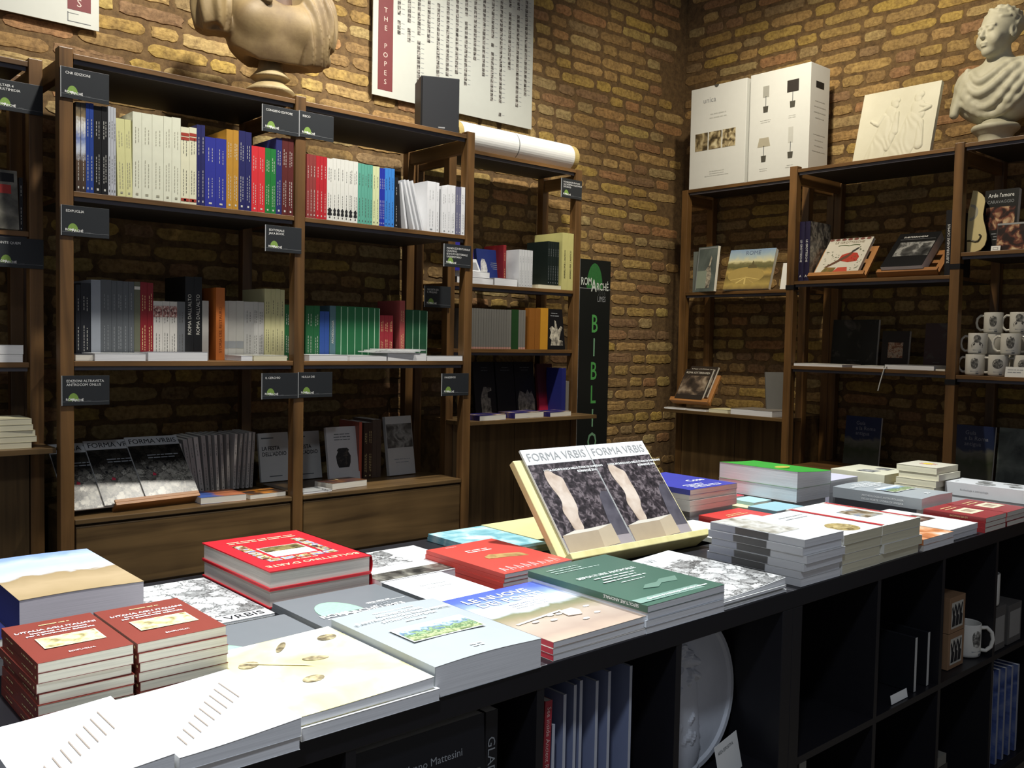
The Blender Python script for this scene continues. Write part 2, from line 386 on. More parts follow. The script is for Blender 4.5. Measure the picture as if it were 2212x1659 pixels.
# ------------------------------------------------------------------ setting: brick walls, floor
YW, XW = 2.80, 3.115
def struct(o): o['kind'] = 'structure'; return o
wall_a = struct(MB().box(-3.2, XW+.12, YW, YW+.12, 0, 4.0).obj('wall_back', MORTAR))
wall_b = struct(MB().box(XW, XW+.12, -1.6, YW, 0, 4.0).obj('wall_right', MORTAR))
struct(MB().box(-3.2, XW+.12, -2.2, YW+.12, -.05, 0).obj('floor', photo('floor_stone', [(0, '#3a342c'), (.5, '#4d463b'), (1, '#5d5547')], 6, 6, .5)))
def project(p):
    d = Vector(p)-CAM; w = d.dot(_F)
    return (1106+FPX*d.dot(_R2)/w, 829.5-FPX*d.dot(_U2)/w, w) if w > .1 else (-9e3, -9e3, 1)
def brick_variant(L, H, seed):
    rnd = random.Random(seed); b = MB(); pts = []
    nx, ny = (9, 3) if L > .2 else (5, 3)
    per = [(-L/2+L*i/nx, -H/2) for i in range(nx)]+[(L/2, -H/2+H*i/ny) for i in range(ny)]+[(L/2-L*i/nx, H/2) for i in range(nx)]+[(-L/2, H/2-H*i/ny) for i in range(ny)]
    wob = H*.085
    per = [(x+rnd.uniform(-1, 1)*wob*(1.2 if abs(abs(x)-L/2) < 1e-6 else .6), y+rnd.uniform(-1, 1)*wob*.75) for x, y in per]
    per = [(x*(1-.06*(abs(y) > H*.42 and abs(x) > L*.46)), y*(1-.14*(abs(x) > L*.46))) for x, y in per]
    k = len(per); dep = rnd.uniform(.003, .006)
    b.v += [(x, y, -.004) for x, y in per]+[(x*(1-.006/L*2), y*(1-.005/H*2), dep*.75+rnd.uniform(-.001, .001)) for x, y in per]
    b.v += [(x*(1-.03/L*2), y*.45, dep+rnd.uniform(-.0012, .0012)) for x, y in per]
    for i in range(k):
        j = (i+1) % k
        b.f += [(i, j, k+j, k+i), (k+i, k+j, 2*k+j, 2*k+i)]; b.m += [0, 0]
    b.f.append(tuple(2*k+i for i in range(k))); b.m.append(0)
    return b
BV = {'S': [brick_variant(.272, .0575, i) for i in range(9)], 'H': [brick_variant(.126, .0575, 50+i) for i in range(7)]}
BVM = {k: [b.mesh('brick', BRICK) for b in v] for k, v in BV.items()}
def lay_bricks(wall, u0, u1, z0, z1, place, seed, open_zone):
    rnd = random.Random(seed); pitch = .0735; todo = []
    z = z0; rown = 0
    while z < z1:
        u = u0-rnd.random()*.3-(.2 if rown % 2 else 0); st = rown % 2
        while u < u1:
            kind = 'S' if (st % 2 == 0) != (rnd.random() < .22) else 'H'; st += 1
            L = .265 if kind == 'S' else .122
            sc = rnd.uniform(.9, 1.04)
            uc = u+L*sc/2; u += L*sc+rnd.uniform(.014, .024)
            if uc-L/2 < u0 or uc+L*sc/2 > u1: continue
            M = place(uc, z+rnd.uniform(-.004, .004))@Matrix.Rotation(rnd.uniform(-.018, .018)+(PI if rnd.random() < .5 else 0), 4, 'Z')@Matrix.Diagonal((sc, rnd.uniform(.92, 1.1), 1, 1))
            c = M.translation; px = project(c); vis = -40 < px[0] < 2252 and -30 < px[1] < 1300
            score = (4e6 if vis and open_zone(c) else (1e6 if vis else 0))/(1+px[2]**2)
            todo.append((score, len(todo), kind, rnd.randrange(len(BV[kind])), M))
        z += pitch; rown += 1
    todo.sort(key=lambda t: (-t[0], t[1]))
    for s, i, k, v, M in todo[:300]: link('brick', BVM[k][v], wall, M)
    rest = MB()
    for s, i, k, v, M in todo[300:]:
        n = len(rest.v); src = BV[k][v]; rest.v += [tuple(M@Vector(p)) for p in src.v]
        rest.f += [tuple(n+j for j in f) for f in src.f]; rest.m += src.m
    o = rest.obj('brick_courses', BRICK, wall); o['kind'] = 'stuff'
lay_bricks(wall_a, -2.2, XW-.005, .30, 3.75, lambda u, z: T(u, YW, z)@RX(90), 3, lambda c: c.z > 2.25 or c.x > 1.9)
lay_bricks(wall_b, -1.0, YW-.005, .33, 3.75, lambda u, z: T(XW, u, z)@RZ(-90)@RX(90), 9, lambda c: c.z > 2.25)

# ------------------------------------------------------------------ bookcases
def case(label, M, posts, depth, ztop, zpost, bays, wx, wz, wside):
    """M places local frame: x along the shelf, y into the wall; posts = left edges; bays = list of shelf tops per bay"""
    r = thing('bookcase', label, 'bookcase', M)
    for p in posts:
        for y in (0, depth-.044): MB().box(p, p+.044, y, y+.044, 0, zpost).obj('post', wz, r, bevel=.0025)
        for z in [zpost-.09, .32]: MB().box(p+.008, p+.036, .044, depth-.044, z, z+.06).obj('rail', wside, r, bevel=.002)
    for i, zs in enumerate(bays):
        a, b = posts[i]+.045, posts[i+1]-.001
        for z in zs:
            s = MB().box(a, b, .003, depth-.003, z-.018, z); s.m[0] = 1; s.obj('shelf', [wx, UNDER_SHADE], r, bevel=.0015)
            MB().box(a+.004, b-.004, .012, .02, z-.031, z-.018).obj('edge_strip', STRIP, r)
    return r
def cabinet(label, M, x0, x1, depth, ztop, over, wx, wy, wz, ndoor=2, gap=0):
    r = thing('cabinet', label, 'cabinet', M)
    MB().box(x0, x1, 0.02, depth, .06, ztop-.02).obj('body', wx, r)
    w = (x1-x0)/ndoor
    for i in range(ndoor): MB().box(x0+i*w+.002, x0+(i+1)*w-.002, 0, .019, .07, ztop-.024).obj('door', wz, r, bevel=.0015)
    MB().poly([(x0-.044, -over), (x1+.044, -over), (x1+.044, -.003), (x1, -.003), (x1, depth), (x0, depth), (x0, -.003), (x0-.044, -.003)], (ztop-.019, ztop)).obj('top', wx, r, bevel=.0015)
    return r
I4 = Matrix.Identity(4)
big = case('large dark-stained open wooden bookcase with two bays under the armoured bust', T(0, 2.227, 0), [-.832, .021, .868], .5, 2.197, 2.212,
     [[2.197, 1.749, 1.186], [2.197, 1.749, 1.186]], WX, WZ, WY)
for nm, a, b in (('left', -.786, .019), ('right', .067, .866)):
    ch = thing('drawer_chest', 'dark wooden drawer chest at the foot of the %s bay' % nm, 'drawers', T(0, 2.232, 0))
    MB().box(a, b, .02, .48, .03, .634).obj('body', WCX, ch)
    MB().box(a, b, -.004, .482, .634, .652).obj('top', WCX, ch, bevel=.003)
    for z0, z1 in ((.405, .626), (.15, .385)): MB().box(a+.004, b-.004, 0, .02, z0, z1).obj('drawer', WCX, ch, bevel=.003)
case('shallow wooden bookcase beside the black banner, under the paper roll', T(0, 2.45, 0), [.94, 1.786], .3, 2.194, 2.195, [[2.194, 1.554, 1.238]], WX, WZ, WY)
cabinet('dark two-door cabinet under the shallow bookcase beside the banner', T(0, 2.452, 0), .986, 1.784, .298, .90, .15, WCX, WCY, WCZ)
case('wooden bookcase cut off by the left edge of the view', T(0, 2.40, 0), [-1.727, -.879], .3, 2.188, 2.20, [[2.188, 1.62, 1.177]], WX, WZ, WY)
cabinet('dark cabinet with jutting top at the left edge of the view', T(0, 2.402, 0), -1.68, -.881, .298, .897, .15, WCX, WCY, WCZ)
FB = lambda x: T(x, 0, 0)@RZ(-90)          # local x -> -Y, local y -> +X
case('wooden bookcase in the room corner carrying two white boxes', FB(2.80), [-2.549, -1.728], .3, 2.214, 2.2142, [[2.214, 1.594]], WX, WZ, WY)
cabinet('dark cabinet with jutting top in the room corner', FB(2.802), -2.503, -1.73, .298, .89, .15, WCX, WCY, WCZ)
rb = case('deep wooden bookcase on the right wall holding the mugs', FB(2.60), [-1.682, -.831, .02], .5, 2.205, 2.222, [[2.205, 1.622, 1.178, .65], [2.215, 1.722, 1.163, .65]], WX, WZ, WY)
for pz, zz in ((-.831, 1.66), (-.831, 1.13), (-1.682, 1.59)):
    MB().box(pz-.002, pz+.046, -.002, .046, zz-.012, zz+.012).obj('strap', BK, rb)

# ------------------------------------------------------------------ black cube shelf units carrying the display
def cube_unit(label, x0, y0, flip=False):
    r = thing('cube_shelf', label, 'shelf unit', T(x0, y0, 0)); D = .39
    MB().box(0, 1.464, 0, D, .727, .765).obj('top_panel', BLACKWOOD, r, bevel=.0015)
    MB().box(0, 1.464, 0, D, 0, .038).obj('bottom_panel', BLACKWOOD, r, bevel=.0015)
    for x in (0, 1.426): MB().box(x, x+.038, 0, D, .038, .727).obj('side_panel', BLACKWOOD, r, bevel=.0015)
    for i in range(3): MB().box(.373+i*.351, .389+i*.351, .002, D-.002, .038, .727).obj('divider', BLACKWOOD, r)
    for i in range(4): MB().box(.038+i*.351, .373+i*.351, .002, D-.002, .376, .392).obj('shelf', BLACKWOOD, r)
    return r
cube_unit('black cube shelf unit in front, left of the wide double upright', -1.464, 0)
cube_unit('black cube shelf unit in front, right of the wide double upright', 0, 0)
cube_unit('black cube shelf unit continuing the front row beyond the left edge', -2.928, 0)
cube_unit('rear black cube shelf unit under the red hardbacks', -1.464, .48)
cube_unit('rear black cube shelf unit under the bright green book', 0, .48)

# ------------------------------------------------------------------ name plates on the shelves
PLATE = flat('#2a2d30', .45, .05); EDGEW = flat('#b9bcbc', .5); GRN = flat('#7fa04a', .6, .15, 200); GRN2 = flat('#3f7d45', .6, .25, 120)
def thumb(parent, x, y, w, h, z, mat, M=I4):
    pts = [(x+w/2*math.cos(a)*(1 if True else 1), y+h*math.sin(a)) for a in [PI*i/18 for i in range(19)]]
    b = MB(); n = len(pts); b.v = [(p[0], p[1], z) for p in pts]; b.f = [tuple(range(n))]; b.m = [0]
    return b.obj('emblem', mat, parent, M)
def logo(parent, x, y, s, z, col=LETW):
    txt(parent, 'ROM', T(x, y+.18*s, z), s*.78, col, bold=.02); txt(parent, 'A', T(x+1.52*s, y, z+.0001), s*1.05, col, bold=.03)
    txt(parent, 'RCHÉ', T(x+2.18*s, y+.02*s, z), s*.78, col, bold=.02)
def plate(x, ztop, Y, lines, where, M0=I4, w=.152, h=.10):
    r = thing('name_plate', where, 'sign', M0@T(x, Y, ztop-h)@RX(90), 'black plates naming the publishers')
    MB().box(0, w, 0, h, -.003, 0).obj('plate', PLATE, r, bevel=.0006)
    MB().box(-.0008, .0012, 0, h, -.003, .0004).obj('plate_edge', EDGEW, r)
    for i, l in enumerate(lines): txt(r, l, T(.014, h-.022-i*.0125, .0005), .0118, LETW)
    thumb(r, .036, .0155, .034, .026, .0004, GRN); logo(r, .012, .0145, .0135, .0008)
    rects(r, [(.002, w-.002, .0125, .0132)], .0005, GREY, 'rule'); txt(r, 'LIMES', T(.074, .0115, .0006), .0075, DIM)
for a in [(-.828, 2.148, ['CNR EDIZIONI'], 'black name plate at the top left corner of the large bookcase'),
          (-.828, 1.70, ['EDIPUGLIA'], 'black name plate on the left post below the upper book row'),
          (-.828, 1.138, ['EDIZIONI ALTRAVISTA', 'ANTROCOM ONLUS'], 'black two-line name plate on the left post above the open magazines'),
          (-.121, 2.153, ['CONGEDO EDITORE'], 'black name plate left of the middle post, below the bust'),
          (.033, 2.156, ['IRECO'], 'black name plate right of the middle post, top shelf'),
          (-.105, 1.704, ['EDITORIALE', 'JAKA BOOK'], 'black two-line name plate on the middle post under the brown books'),
          (-.116, 1.14, ['IL CERCHIO'], 'black name plate left of the middle post, below the middle shelf'),
          (.038, 1.142, ['NULLA DIE'], 'black name plate right of the middle post, below the middle shelf'),
          (.743, 1.703, ['MONDUZZI EDITORIALE', 'CISALPINO', 'ISTITUTO EDITORIALE', 'UNIVERSITARIO'], 'black four-line name plate on the right post'),
          (.742, 1.131, ['PANDEMOS'], 'black name plate on the right post, lowest of its post')]:
    plate(a[0], a[1], 2.222, a[2], a[3])
plate(.80, 1.53, 2.44, ['SOCIETÀ ED.', 'IL MULINO'], 'small dark name plate half hidden behind the right post')
plate(1.672, 2.136, 2.445, ['BONSIGNORI EDITORE', 'ACCADEMIA NAZIONALE', 'DEI LINCEI'], 'black three-line name plate on the shallow bookcase under the roll')
plate(-.988, 2.112, 2.395, ['ALTAIR 4', 'MULTIMEDIA'], 'black name plate cut off by the left edge, upper one')
plate(-.988, 1.595, 2.395, ['ANTE QUEM'], 'black name plate cut off by the left edge, lower one')

# ------------------------------------------------------------------ large bookcase, upper row
cr = flat('#c9c7be', .6); fd = flat('#9a9782', .6); gold = flat('#d9c58a', .5); dk = flat('#4a4a46', .6); nv = flat('#26285c', .45); rd = flat('#a03a2c', .5)
PICS = photo('spine_landscape', [(0, '#3b2c22'), (.35, '#5f4a38'), (.48, '#c9d0dc'), (.62, '#6d7fb4'), (.75, '#e6e6e2'), (.85, '#8d7a58'), (1, '#33302c')], 60, 4, .4, 'y', .29, .2)
S1 = {
 'pic': dict(n='tall book with landscape spine', c='#4a3d33', sm=PICS, p=[(cr, 'lines')]),
 'blu': dict(n='bright blue slim book', c='#23408f', p=[(cr, 'lines')]), 'blk': dict(n='black hardback', c='#131316', p=[(cr, 'lines')]),
 'gry': dict(n='pale grey marbled volume', c='#b9bcc2', p=[(dk, 'lines')]),
 'crm': dict(n='pale yellow paperback', c='#d6d49a', p=[(fd, 'lines')]), 'wht': dict(n='tall ivory volume', c='#dedfc9', p=[(fd, 'lines')]),
 'red': dict(n='ivory book with red label', c='#dedcbe', p=[(dk, 'lines'), (rd, 'band', [(.885, .925), (.83, .87), (.03, .07)])]),
 'nvy': dict(n='slim navy book', c='#25275c', p=[(cr, 'lines')]), 'blt': dict(n='thick royal blue book', c='#2c3290', p=[(cr, 'lines')]),
 'mus': dict(n='mustard book', c='#b5852f', p=[(cr, 'lines')]), 'nv2': dict(n='navy book with white lettering', c='#22235a', p=[(cr, 'lines')]),
 'rde': dict(n='bright red book', c='#cf2f36', p=[(cr, 'lines')]), 'grn': dict(n='bright green book', c='#1f7534', p=[(cr, 'lines')]),
 'nv3': dict(n='navy book beside maroon pair', c='#262a66', p=[(cr, 'lines')]), 'mar': dict(n='maroon book', c='#57201f', p=[(cr, 'lines')])}
row([(-.779,-.763,.293,'pic'),(-.763,-.747,.293,'pic'),(-.747,-.735,.295,'blu'),(-.735,-.722,.296,'blu'),(-.722,-.697,.291,'blk'),(-.697,-.676,.293,'blk'),
     (-.676,-.667,.297,'gry'),(-.667,-.658,.296,'gry'),(-.658,-.65,.295,'gry'),(-.645,-.617,.262,'crm',-1.2),(-.617,-.595,.262,'crm',-1.2),(-.595,-.564,.294,'wht',0),(-.564,-.528,.294,'wht'),
     (-.528,-.488,.295,'wht'),(-.488,-.459,.296,'wht'),(-.459,-.427,.298,'wht'),(-.427,-.396,.27,'red'),(-.396,-.369,.273,'red'),(-.369,-.353,.287,'nvy'),(-.353,-.338,.288,'nvy'),
     (-.338,-.297,.249,'blt'),(-.297,-.257,.25,'blt'),(-.257,-.231,.289,'mus'),(-.231,-.209,.29,'mus'),(-.209,-.183,.292,'nv2'),(-.183,-.158,.291,'nv2'),(-.158,-.132,.244,'rde'),
     (-.132,-.103,.244,'rde'),(-.103,-.08,.244,'grn'),(-.08,-.058,.244,'grn'),(-.058,-.033,.289,'nv3'),(-.033,-.008,.293,'mar'),(-.008,.016,.293,'mar')],
    S1, 2.232, 1.749, 'upper shelf, left bay', .2)
S2 = {
 'dr': dict(n='slim dull red book', c='#8a3b38', p=[(cr, 'lines')]), 'br': dict(n='slim crimson book', c='#b4232c', p=[(cr, 'lines')]),
 'vs': dict(n='white book with vase emblem', c='#dcdcd4', p=[(dk, 'lines')]), 'tl': dict(n='slim teal book', c='#5fa592', p=[(dk, 'lines')]),
 'py': dict(n='slim pale lime book', c='#cfd6a6', p=[(dk, 'lines')]), 'db': dict(n='slim dark blue book', c='#2433a0', p=[(cr, 'lines')]),
 'bb': dict(n='slim sky blue book', c='#3b82cf', p=[(nv, 'lines')]), 'bk': dict(n='thin black book', c='#1a1a1c', p=[(cr, 'lines')]),
 'wl': dict(n='thin white book leaning left', c='#d7d9dc', pw=1), 'wb': dict(n='upright white paperback', c='#dfe0e2', pw=1, p=[(GREY, 'lines')]),
 'pu': dict(n='grey purple book', c='#6a6a82', p=[(cr, 'lines')])}
r2 = row([(.073,.086,.247,'dr'),(.086,.1,.247,'dr'),(.1,.114,.247,'dr'),(.114,.131,.246,'br'),(.131,.147,.246,'br'),(.147,.163,.246,'br'),
     (.163,.19,.243,'vs'),(.19,.207,.247,'vs'),(.207,.225,.247,'vs'),(.225,.244,.247,'vs'),(.244,.262,.248,'vs'),(.262,.284,.247,'vs'),(.284,.306,.247,'vs'),
     (.306,.322,.244,'tl'),(.322,.337,.244,'tl'),(.337,.351,.243,'tl'),(.351,.364,.243,'tl'),(.364,.377,.243,'tl'),(.377,.393,.242,'py'),(.393,.41,.242,'py'),
     (.41,.419,.238,'db'),(.419,.428,.238,'db'),(.428,.437,.238,'db'),(.437,.452,.242,'bb'),(.452,.468,.243,'bb'),(.468,.485,.243,'bb'),(.487,.504,.21,'bk'),
     (.545,.555,.195,'wl',-9),(.585,.595,.212,'wl',-15),(.607,.617,.214,'wl',-16),(.629,.639,.214,'wl',-16),(.655,.702,.216,'wb',0,.0),(.703,.72,.215,'wb'),
     (.735,.765,.205,'wb'),(.765,.784,.213,'wb'),(.784,.81,.213,'wb'),(.812,.827,.211,'pu'),(.827,.842,.211,'pu'),(.842,.864,.213,'wb')],
    S2, 2.232, 1.749, 'upper shelf, right bay', .17)
for r in r2[6:13]:      # dark vase emblem near the foot of the spine
    w, h, t = dims(r); b = MB(); pts = [(0,-.013),(.35,-.011),(.4,-.006),(.25,.0),(.3,.006),(.42,.009),(.2,.013),(.15,.017)]
    p = [(x*t, y) for x, y in pts]+[(-x*t, y) for x, y in reversed(pts[1:])]
    b.v = [(-.0008, h*.13+y, t/2-x) for x, y in p]; b.f = [tuple(range(len(p)))]; b.m = [0]; b.obj('vase_emblem', LETK, r)
# ------------------------------------------------------------------ middle row
PORT = photo('spine_portrait', [(0, '#2a2020'), (.5, '#8d5a55'), (1, '#cfc4b8')], 120, 4)
S3 = {
 'nk': dict(n='tall navy black book', c='#16181f', p=[(cr, 'lines')]), 'gw': dict(n='tall silver grey book', c='#8e949c'),
 'gd': dict(n='tall slate grey book', c='#55595d', p=[(GREY, 'lines')]), 'ol': dict(n='olive grey book with white label', c='#5b5d4c', p=[(cr, 'band', [(.9, .94)])]),
 'rd': dict(n='tall wine red book', c='#7a1720', p=[(gold, 'lines')]), 'wp': dict(n='white book with portrait', c='#b9b6b0', p=[(dk, 'lines'), (PORT, 'band', [(.73, .92)])]),
 'gp': dict(n='grey book with faded portrait', c='#5f6164', p=[(dk, 'lines')]),
 'ra': dict(n='tall black book with white title', c='#17181a', p=[(cr, 'title', "ROMA DALL'ALTO", .0185, .3)]),
 'lw': dict(n='ash white book', c='#a9a6a0'), 'wb': dict(n='white book with grey band', c='#b4b2ab', p=[(GREY, 'band', [(.2, .32)])]),
 'wg': dict(n='silver white book', c='#b3b2ae', p=[(dk, 'lines')]), 'cr': dict(n='tall cream yellow book', c='#c9c596', p=[(dk, 'lines')]), 'gr': dict(n='green book by middle post', c='#1f5c33', p=[(cr, 'lines')])}
row([(-.738,-.721,.262,'nk'),(-.721,-.689,.269,'nk'),(-.687,-.654,.282,'gw'),(-.654,-.617,.284,'gd'),(-.617,-.599,.283,'gd'),(-.599,-.578,.283,'gd'),(-.578,-.558,.282,'gd'),(-.558,-.538,.282,'gd'),
     (-.538,-.516,.283,'ol'),(-.516,-.491,.283,'rd'),(-.491,-.469,.282,'rd'),(-.469,-.435,.216,'wp'),(-.435,-.408,.217,'wp'),(-.408,-.38,.217,'wp'),(-.38,-.35,.218,'gp'),
     (-.35,-.316,.313,'ra'),(-.316,-.285,.314,'ra'),(-.284,-.258,.225,'lw'),(-.197,-.18,.228,'wb'),(-.18,-.147,.229,'wb'),(-.147,-.115,.23,'wb'),
     (-.115,-.076,.229,'wg'),(-.076,-.055,.23,'wg'),(-.055,-.03,.229,'wg'),(-.028,.0,.284,'cr'),(.0,.02,.284,'cr'),(.02,.04,.285,'cr'),(.04,.06,.283,'cr'),(.06,.085,.224,'gr')],
    S3, 2.38, 1.186, 'middle shelf, left bay', .2)
row([(-.236,-.2,.277,'or')], {'or': dict(n='tall orange book standing before the white row', c='#b5652a', p=[(flat('#7a3a14', .5), 'title', 'STORIA DEL RESTAURO', .0165, .1)])}, 2.365, 1.186, 'middle shelf, left bay', .18, group='book at the shelf edge')
S4 = {
 'gn': dict(n='dark green book', c='#1d5a34', p=[(flat('#a9c9ac', .5), 'band', [(0.01, .99)]) ] if 0 else [(cr, 'lines')]), 'bl': dict(n='blue book among green ones', c='#2b4a8f'),
 'gb': dict(n='blue grey book with column of white letters', c='#4c6a74', p=[(cr, 'title', 'ARCHEOLOGIA', .014, .3)]),
 'gs': dict(n='green book with pale edge stripe', c='#1f5f3a'), 'rr': dict(n='slim red book', c='#8a2630', p=[(gold, 'lines')]),
 'pk': dict(n='tall rose red book', c='#9c4a48', p=[(gold, 'lines')]), 'ge': dict(n='bottle green book near right post', c='#1b4a30')}
gs = row([(.155,.193,.224,'gn'),(.193,.221,.225,'gn'),(.221,.244,.203,'bl'),(.244,.266,.203,'bl'),(.268,.297,.228,'gb'),(.297,.325,.228,'gs'),(.325,.357,.228,'gs'),(.357,.393,.228,'gs'),(.393,.43,.228,'gs'),
     (.43,.461,.228,'gs'),(.461,.492,.227,'gs'),(.492,.517,.226,'gs'),(.518,.541,.196,'rr'),(.541,.564,.196,'rr'),(.564,.587,.196,'rr'),(.622,.65,.264,'pk'),(.656,.696,.225,'ge'),(.696,.733,.225,'ge'),(.733,.774,.224,'ge')],
    S4, 2.38, 1.186, 'middle shelf, right bay', .18)
pale = flat('#9fbfa4', .5)
for r in gs[5:12]+gs[16:]:
    w, h, t = dims(r); e = -.0008
    MB().quad((e, .003, t), (e, .003, t-.0035), (e, h-.003, t-.0035), (e, h-.003, t)).obj('spine_stripe', pale, r)
# flat books lying along the middle shelf
FLATG = 'white books lying flat on the middle shelf'
def flatbook(label, x0, x1, y0, y1, z, t, c, spine='W', pg=None, warp=0., group=None, hard=False, cov=None, mag=False, rot=0, sm=None, name='book', cat='book'):
    cv = cov or flat(c, .35, .05)
    cx, cy = (x0+x1)/2, (y0+y1)/2; w, d = x1-x0, y1-y0
    ang = {'W': 0, 'E': 180, 'S': 90, 'N': -90}[spine]
    ww, hh = (w, d) if spine in 'WE' else (d, w)
    M = T(cx, cy, z)@RZ(ang+rot)@T(-ww/2, -hh/2, 0)
    r = book(label, M, ww, hh, t, cv, group, pg, hard, sm, warp, cat, name, None, mag)
    if hard: r['hard'] = 1
    return r
MS = 1.1865
flatbook('dark book lying flat behind the left post, middle shelf', -.78, -.724, 2.24, 2.375, MS, .022, '#202124', 'N')
flatbook('white book lying flat under the grey books, middle shelf', -.721, -.55, 2.231, 2.37, MS, .026, '#c9cac8', 'N', PGW, group=FLATG)
flatbook('thick white book lying flat under the black pair, middle shelf', -.542, -.326, 2.231, 2.372, MS, .029, '#d5d6d4', 'N', PGW, .004, FLATG)
flatbook('white book lying flat right of the orange book', -.196, -.15, 2.231, 2.37, MS, .02, '#c9cac8', 'N', PGW, group=FLATG)
flatbook('ivory book lying flat left of the middle post', -.145, -.006, 2.231, 2.37, MS, .021, '#cfcfc2', 'N', PGC, group=FLATG)
flatbook('white book lying flat under the first green books', .09, .265, 2.231, 2.37, MS, .024, '#d3d5d2', 'N', PGW, group=FLATG)
flatbook('white book lying flat under the striped green row', .275, .456, 2.231, 2.37, MS, .022, '#d3d5d2', 'N', PGW, group=FLATG)
flatbook('thick white book under the slanting magazines', .462, .662, 2.231, 2.371, MS, .033, '#d3d5d2', 'N', PGW, group=FLATG)
flatbook('white book lying flat by the right post, middle shelf', .668, .864, 2.231, 2.37, MS, .02, '#dfe0dc', 'N', PGW, .003, FLATG)
FRM = flat('#1a1a1c', .5)
for i, (a, lab) in enumerate([(9, 'lowest of three black-framed magazines sliding off the white book'), (5, 'middle one of three black-framed magazines on the white book'), (0, 'topmost black-framed white magazine slanting on the white book')]):
    r = flatbook(lab, .40+i*.03, .60+i*.03, 2.225+.004*i, 2.37, MS+.0345+i*.0052, .0045, '#d9dbd8', 'W', PGW, mag=True, rot=-a*.2, group='black-framed magazines')
    w, h, t = dims(r); rects(r, [(.01, w-.01, .01, .016), (.01, w-.01, h-.016, h-.01), (.01, .016, .016, h-.016), (w-.016, w-.01, .016, h-.016)], t+.0004, FRM, 'frame_print')
    rects(r, [(w*.5, w*.72, h*.3, h*.42)], t+.0004, GREY, 'print')
# ------------------------------------------------------------------ bottom of the large bookcase
CH = .6525
RUIN = rocks('rocky_ground', [(0, '#2c2b28'), (.35, '#6b6860'), (.6, '#989488'), (1, '#c4c0b2')], 30, dark='#4a4846')
RUINB = rocks('grey_ruins', [(0, '#3c3b39'), (.3, '#8a8986'), (.55, '#c9c8c4'), (1, '#eeede8')], 26)
def stand(label, M, w, L, lip, mat, matl, slots=1, th=.014):
    """reclining book rest: frame with openings, lip and rear prop; local x width, y up the board, z normal"""
    r = thing('book_stand', label, 'book stand', M)
    k = slots; u = .03
    b = MB(); b.box(0, u, 0, L, -th, 0); b.box(w-u, w, 0, L, -th, 0); b.box(u, w-u, 0, .035, -th, 0); b.box(u, w-u, L-.035, L, -th, 0)
    if k: b.box(u, w-u, L*.45, L*.58, -th, 0)
    else: b.box(u, w-u, .035, L-.035, -th, 0)
    b.obj('back_frame', mat, r, bevel=.001)
    MB().box(-.004, w+.004, -.012, 0, -th, lip).box(-.004, w+.004, 0, .012, lip-.008, lip).obj('lip', matl, r, bevel=.001)
    return r
def prop(r, w, L, deg, th, mat):
    """rear leg that reaches the shelf"""
    a = math.radians(deg); y = L*.72; hgt = y*math.sin(a)
    p1 = Vector((w/2, y, -th)); dn = Vector((0, -math.sin(a), -math.cos(a)))
    e = p1+dn*(hgt-th*math.cos(a)-.002); b = MB()
    for s in (-.05, .05): b.tube([p1+Vector((s, 0, -.002)), e+Vector((s, 0, -.002))], .006, 6)
    b.obj('rear_prop', mat, r)
def fv_magazine(label, M, w, h, t, cov, ttl=LETK, group=None, art=None, pw='#d8d8d4'):
    r = book(label, M, w, h, t, flat(pw, .3, .03), group, PGW, False, None, 0, 'magazine', 'magazine', None, True)
    pic(r, .001, w-.001, .001, h*.85, t+.0003, cov, 'cover_photo'); txt(r, 'FORMA VRBIS', T(w*.5, h*.885, t+.0008), w*.152, ttl, 'CENTER', sx=.98)
    if art: art(r, w, h, t)
    return r
def red_fig(r, w, h, t):
    z = t+.0012
    for x, y in ((.3, .38),):
        b = MB(); b.poly([(x*w-.007, y*h-.004), (x*w+.006, y*h-.006), (x*w+.008, y*h+.003), (x*w-.002, y*h+.009)], (z-.0005, z)); b.obj('red_jacket_print', flat('#c23048', .5), r)
    rects(r, [(w*.2, w*.24, h*.47, h*.51), (w*.42, w*.45, h*.55, h*.58), (w*.55, w*.58, h*.5, h*.54)], z, LETK, 'figure_print')
    rects(r, greek(w*.3, w*.9, h*.68, 2, .012, .007, random.Random(2)), z, GREY, 'print')
tilt = 47
st = stand('low brown wooden stand holding three rocky-ground magazines, bottom left', T(-.805, 2.283, CH+.016)@RZ(6)@RX(tilt)@T(.17, 0, 0), .31, .24, .03, PINEZ, PINE)
prop(st, .31, .24, tilt, .014, PINE)
Mst = T(-.805, 2.283, CH+.016)@RZ(6)@RX(tilt)
for i, (x, lab) in enumerate([(.012, 'rocky-ground magazine behind the left post, leftmost of three'), (.135, 'rocky-ground magazine in the middle of three on the low stand'), (.285, 'rocky-ground magazine on the right of the low stand')]):
    fv_magazine(lab, Mst@T(x, .003, .001+.0062*i)@RZ(-1+2*i*0), .205, .285, .0055, RUIN, LETK, 'rocky-ground magazines', red_fig, '#b4b4b2')
S5 = {'gz': dict(n='slim grey journal', c='#75706c', p=[(dk, 'lines')])}
bot = []
xs = [(-.372, .21, -14), (-.357, .215, -13), (-.342, .22, -12), (-.329, .215, -12), (-.316, .21, -11), (-.303, .205, -11), (-.29, .2, -10), (-.275, .215, -9), (-.258, .22, -8), (-.238, .222, -7), (-.215, .225, -5), (-.19, .225, -4), (-.168, .225, -3), (-.145, .225, -3), (-.122, .225, -2), (-.1, .225, 2), (-.084, .226, 4), (-.062, .226, 3), (-.043, .228, 3), (-.026, .228, 3)]
